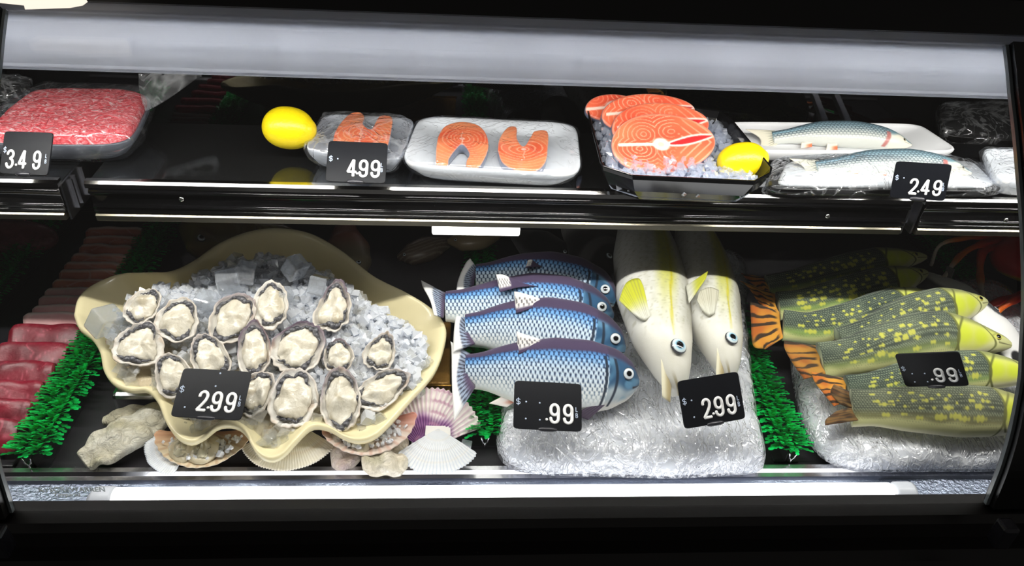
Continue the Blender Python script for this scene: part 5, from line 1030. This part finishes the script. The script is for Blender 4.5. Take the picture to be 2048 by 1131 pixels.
# ------------------------------------------------------------------ sea shells along the front
def fan(label, px, py, z, R, ang, tilt, colf, ribs=22, spread=1.15, dome=.25, name='scallop_shell', ears=True, seed=1, flare=0., roll=0.0, cat='shell', group='sea shells along the front of the deck', up=1):
    """apex at the pixel; opens along ang (0 = towards us, + = to the right); dome>0 bulges up, <0 is a bowl"""
    o = at(px, py, z); d = A(math.sin(ang), -math.cos(ang), 0); d = unit(d * math.cos(tilt) + A(0, 0, math.sin(tilt))); s_ = unit(np.cross(d, A(0, 0, 1))); s_ = unit(s_ + A(0, 0, roll)); n = unit(np.cross(s_, d))
    na, nr = 150, 44; th = np.linspace(-spread, spread, na); q = np.linspace(.02, 1, nr); TT, QQ = np.meshgrid(th, q, indexing='ij')
    edge = np.cos(TT / spread * math.pi / 2) ** .22 * .12 + .88; rb = np.cos(TT / spread * ribs * math.pi)
    RR = R * QQ * edge * (1 + .012 * rb * QQ + .012 * nz(np.c_[TT.ravel() * 3, QQ.ravel()], 3, seed).reshape(TT.shape) * QQ)
    zz = dome * R * np.sin(np.clip(QQ, 0, 1) * math.pi * (.62 if dome > 0 else .5)) * np.cos(TT / spread * 1.25) ** .8 * (1 if dome > 0 else 1) + rb * R * .010 * QQ + R * .006 * np.sin(QQ * 40) 
    if dome < 0: zz = -dome * R * (QQ ** 2 * 1.2 + (TT / spread) ** 2 * QQ * .9) + rb * R * .010 * QQ
    P = o + (RR * np.cos(TT))[..., None] * d + (RR * np.sin(TT))[..., None] * s_ + zz[..., None] * n
    thk = .0018; V = np.concatenate([P.reshape(-1, 3), (P - n * thk).reshape(-1, 3)]); f1 = gridF(na, nr); N = na * nr; Fc = f1 + [tuple(i + N for i in f[::-1]) for f in f1]
    e = [i * nr for i in range(na)] + [(na - 1) * nr + j for j in range(1, nr)] + [i * nr + nr - 1 for i in range(na - 2, -1, -1)] + [j for j in range(nr - 2, 0, -1)]; Fc += [(e[i], e[(i + 1) % len(e)], e[(i + 1) % len(e)] + N, e[i] + N) for i in range(len(e))]
    cc = colf(TT / spread, QQ, rb).reshape(-1, 3); cc = np.concatenate([cc, mixc(cc, (.92, .90, .86), np.full(len(cc), .4))])
    t = thing(name, label, cat, A(o[0] + d[0] * R * .5, o[1] + d[1] * R * .5, V[:, 2].min()), group)
    mesh('shell', V, Fc, M['seashell'], t, col=cc)
    if ears:
        b = R * .20; mb = MB()
        for k in (-1, 1):
            q = [o - d * R * .05, o - d * R * .06 + s_ * k * b * 1.2, o + d * R * .14 + s_ * k * b * 1.25, o + d * R * .12]; v = np.array(q + [x - n * .0025 for x in q]); mb.add(v, [(0, 1, 2, 3), (7, 6, 5, 4), (0, 4, 5, 1), (1, 5, 6, 2), (2, 6, 7, 3), (3, 7, 4, 0)], (.90, .89, .87))
        mb.build('hinge_ear', M['seashell'], t, smooth=False)
    return t, o, d, s_, n
white = lambda t, q, rb: mixc(mixc((.86, .87, .88), (.70, .74, .80), sm(rb, .2, .9) * .6), (.80, .76, .70), sm(np.sin(q * 26), .8, 1) * .25)
ivory = lambda t, q, rb: mixc(mixc((.88, .86, .80), (.78, .75, .68), sm(rb, .3, 1) * .35), (.84, .78, .68), sm(np.sin(q * 20 + t), .7, 1) * .4)
purple = lambda t, q, rb: mixc(mixc(mixc((.56, .36, .56), (.40, .22, .44), sm(rb, -.2, .6)), mixc((.90, .87, .85), (.84, .74, .78), sm(rb, .2, .8)), sm(q + .05 * np.sin(t * 8), .42, .62)), (.72, .52, .62), sm(np.sin(q * 34) + .3 * np.sin(t * 7), .85, 1.1) * .6)
tan = lambda t, q, rb: mixc(mixc((.80, .74, .63), (.68, .56, .44), sm(rb, .1, .9) * .6), (.74, .52, .38), sm(np.abs(t), .6, 1) * .7)
pinkt = lambda t, q, rb: mixc(mixc((.80, .74, .70), (.70, .54, .48), sm(rb, .1, .9) * .5), (.76, .48, .42), sm(np.abs(t), .6, 1) * .8)
fan('large purple and white ribbed scallop shell standing behind the white one', 852, 900, .715, .098, -.10 + math.pi, .50, purple, 24, 1.12, .18, seed=3)
fan('white scallop shell with its hinge up, right end of the shell row', 876, 856, .742, .080, .0, -.35, white, 26, .95, .22, seed=4)
fan('white shell half hidden at the left behind the shell of oyster meat', 396, 868, .735, .078, -.95, -.20, white, 30, .72, .14, ears=False, seed=5)
fan('plain ivory shell with a notch, below the middle of the cream dish', 585, 842, .742, .088, .02, -.30, ivory, 40, 1.0, .20, ears=False, seed=6)
def filled(label, px, py, z, R, ang, colf, seed, spots):
    t, o, d, s_, n = fan(label, px, py, z, R, ang, -.08, colf, 15, 1.35, -.16, seed=seed, ears=False)
    def pl(r):
        a, q = r.uniform(-1.1, 1.1), r.uniform(.45, .86); return o + d * R * q * math.cos(a) + s_ * R * q * math.sin(a) + n * R * .16 * (q * q * 1.2 + (a / 1.35) ** 2 * q * .9) + n * r.uniform(.002, .008)
    chunks(120, pl, .0045, seed).build('crushed_ice', M['ice'], t, smooth=False, kind='stuff')
    for i, (a, q, rr) in enumerate(spots):
        c = o + d * R * q * math.cos(a) + s_ * R * q * math.sin(a) + n * (R * .12 * q + .006); V, Fc, Q = ellipsoid(c, s_ * rr, d * rr * 1.25, n * rr * .5, 48, 32); V = V + (nz(Q, 4, seed + i)[:, None] * Q) * rr * .14
        mesh('meat', V, Fc, M['oymeat'], t, col=mixc((.62, .58, .48), (.80, .77, .68), .5 + .5 * nz(Q, 4, seed + i + 9)))
        V, Fc, Q = ellipsoid(c + n * rr * .35, s_ * rr * .5, d * rr * .75, n * rr * .35, 40, 26); V = V + (nz(Q, 6, seed + i + 3)[:, None] * Q) * rr * .2; mesh('meat', V, Fc, M['oymeat'], t, col=mixc((.52, .50, .42), (.72, .70, .60), .5 + .5 * nz(Q, 5, seed + i + 4)))
filled('tan scallop shell with two pieces of grey meat and crushed ice, left of centre', 420, 862, .728, .078, .04, tan, 31, [(-.05, .60, .023), (.62, .66, .021)])
filled('pinkish scallop shell of meat and crushed ice under the right front of the dish', 738, 838, .744, .080, .14, pinkt, 37, [(.25, .60, .021)])
def rough(label, pts, w, th, seed, c0, c1, grp='sea shells along the front of the deck'):
    P = [at(*p) for p in pts]; t = thing('rough_shell', label, 'shell', A(P[1][0], P[1][1], ZD + .001), grp)
    B = Body(P, (0, -.1, 1), [(0, w * .22), (.15, w * .42), (.5, w * .5), (.85, w * .42), (1, w * .15)], [(0, w * .22), (.15, w * .40), (.5, w * .48), (.85, w * .45), (1, w * .15)], [(0, th * .3), (.3, th * .5), (.7, th * .5), (1, th * .2)], 130, 90, .8)
    def nn(b, k, s): return nz(np.stack([b[0] * k, b[1] * k], -1).reshape(-1, 2), 1.3, s).reshape(b[0].shape)
    f = lambda t, w_, s, x, q: mixc(mixc(c0, c1, .5 + .5 * nn((x, q), 90, seed)), (.70, .68, .56), sm(nn((x, q), 60, seed + 7), .3, 1.0) * .6)
    B.mesh('shell', f, M['rock'], t, lambda b: nn((b.tt * b.L, b.q), 110, seed + 3) * th * .12 + np.abs(nn((b.tt * b.L, b.q), 60, seed + 4)) * th * .18); return t
rough('long pale rough oyster shell like a piece of coral at the front left', [(168, 925, .724), (230, 885, .728), (290, 850, .728), (345, 815, .730)], .070, .030, 3, (.82, .80, .72), (.92, .91, .86))
rough('short greenish rough shell just behind the long coral-like one', [(208, 842, .716), (255, 832, .720), (320, 822, .722)], .034, .020, 5, (.66, .63, .54), (.78, .76, .68))
rough('pinkish grey lumpy oyster shell between the ivory shell and the round clams', [(688, 868, .722), (692, 905, .720), (694, 938, .726)], .050, .028, 7, (.76, .68, .66), (.88, .83, .80))
rough('tan round oyster shell behind the front clam, left of the white scallop', [(752, 905, .722), (785, 890, .728), (815, 885, .726)], .050, .028, 9, (.80, .75, .66), (.90, .86, .79))
rough('pale cream oyster shell in front at the steel rail, left of the white scallop', [(728, 932, .728), (770, 928, .732), (815, 929, .728)], .042, .030, 11, (.88, .84, .76), (.94, .91, .85))
ice_cube('single clear ice lump on the deck right of the white scallop shell', 931, 895, ZD + .015, .020, 77)
# ================================================================== light
w = bpy.data.worlds.new('World'); S.world = w; w.use_nodes = True; w.node_tree.nodes['Background'].inputs[0].default_value = (.085, .080, .075, 1); w.node_tree.nodes['Background'].inputs[1].default_value = 1.0
S.cycles.max_bounces = 14; S.cycles.diffuse_bounces = 8; S.cycles.glossy_bounces = 5; S.cycles.transmission_bounces = 8
S.cycles.sample_clamp_indirect = 6
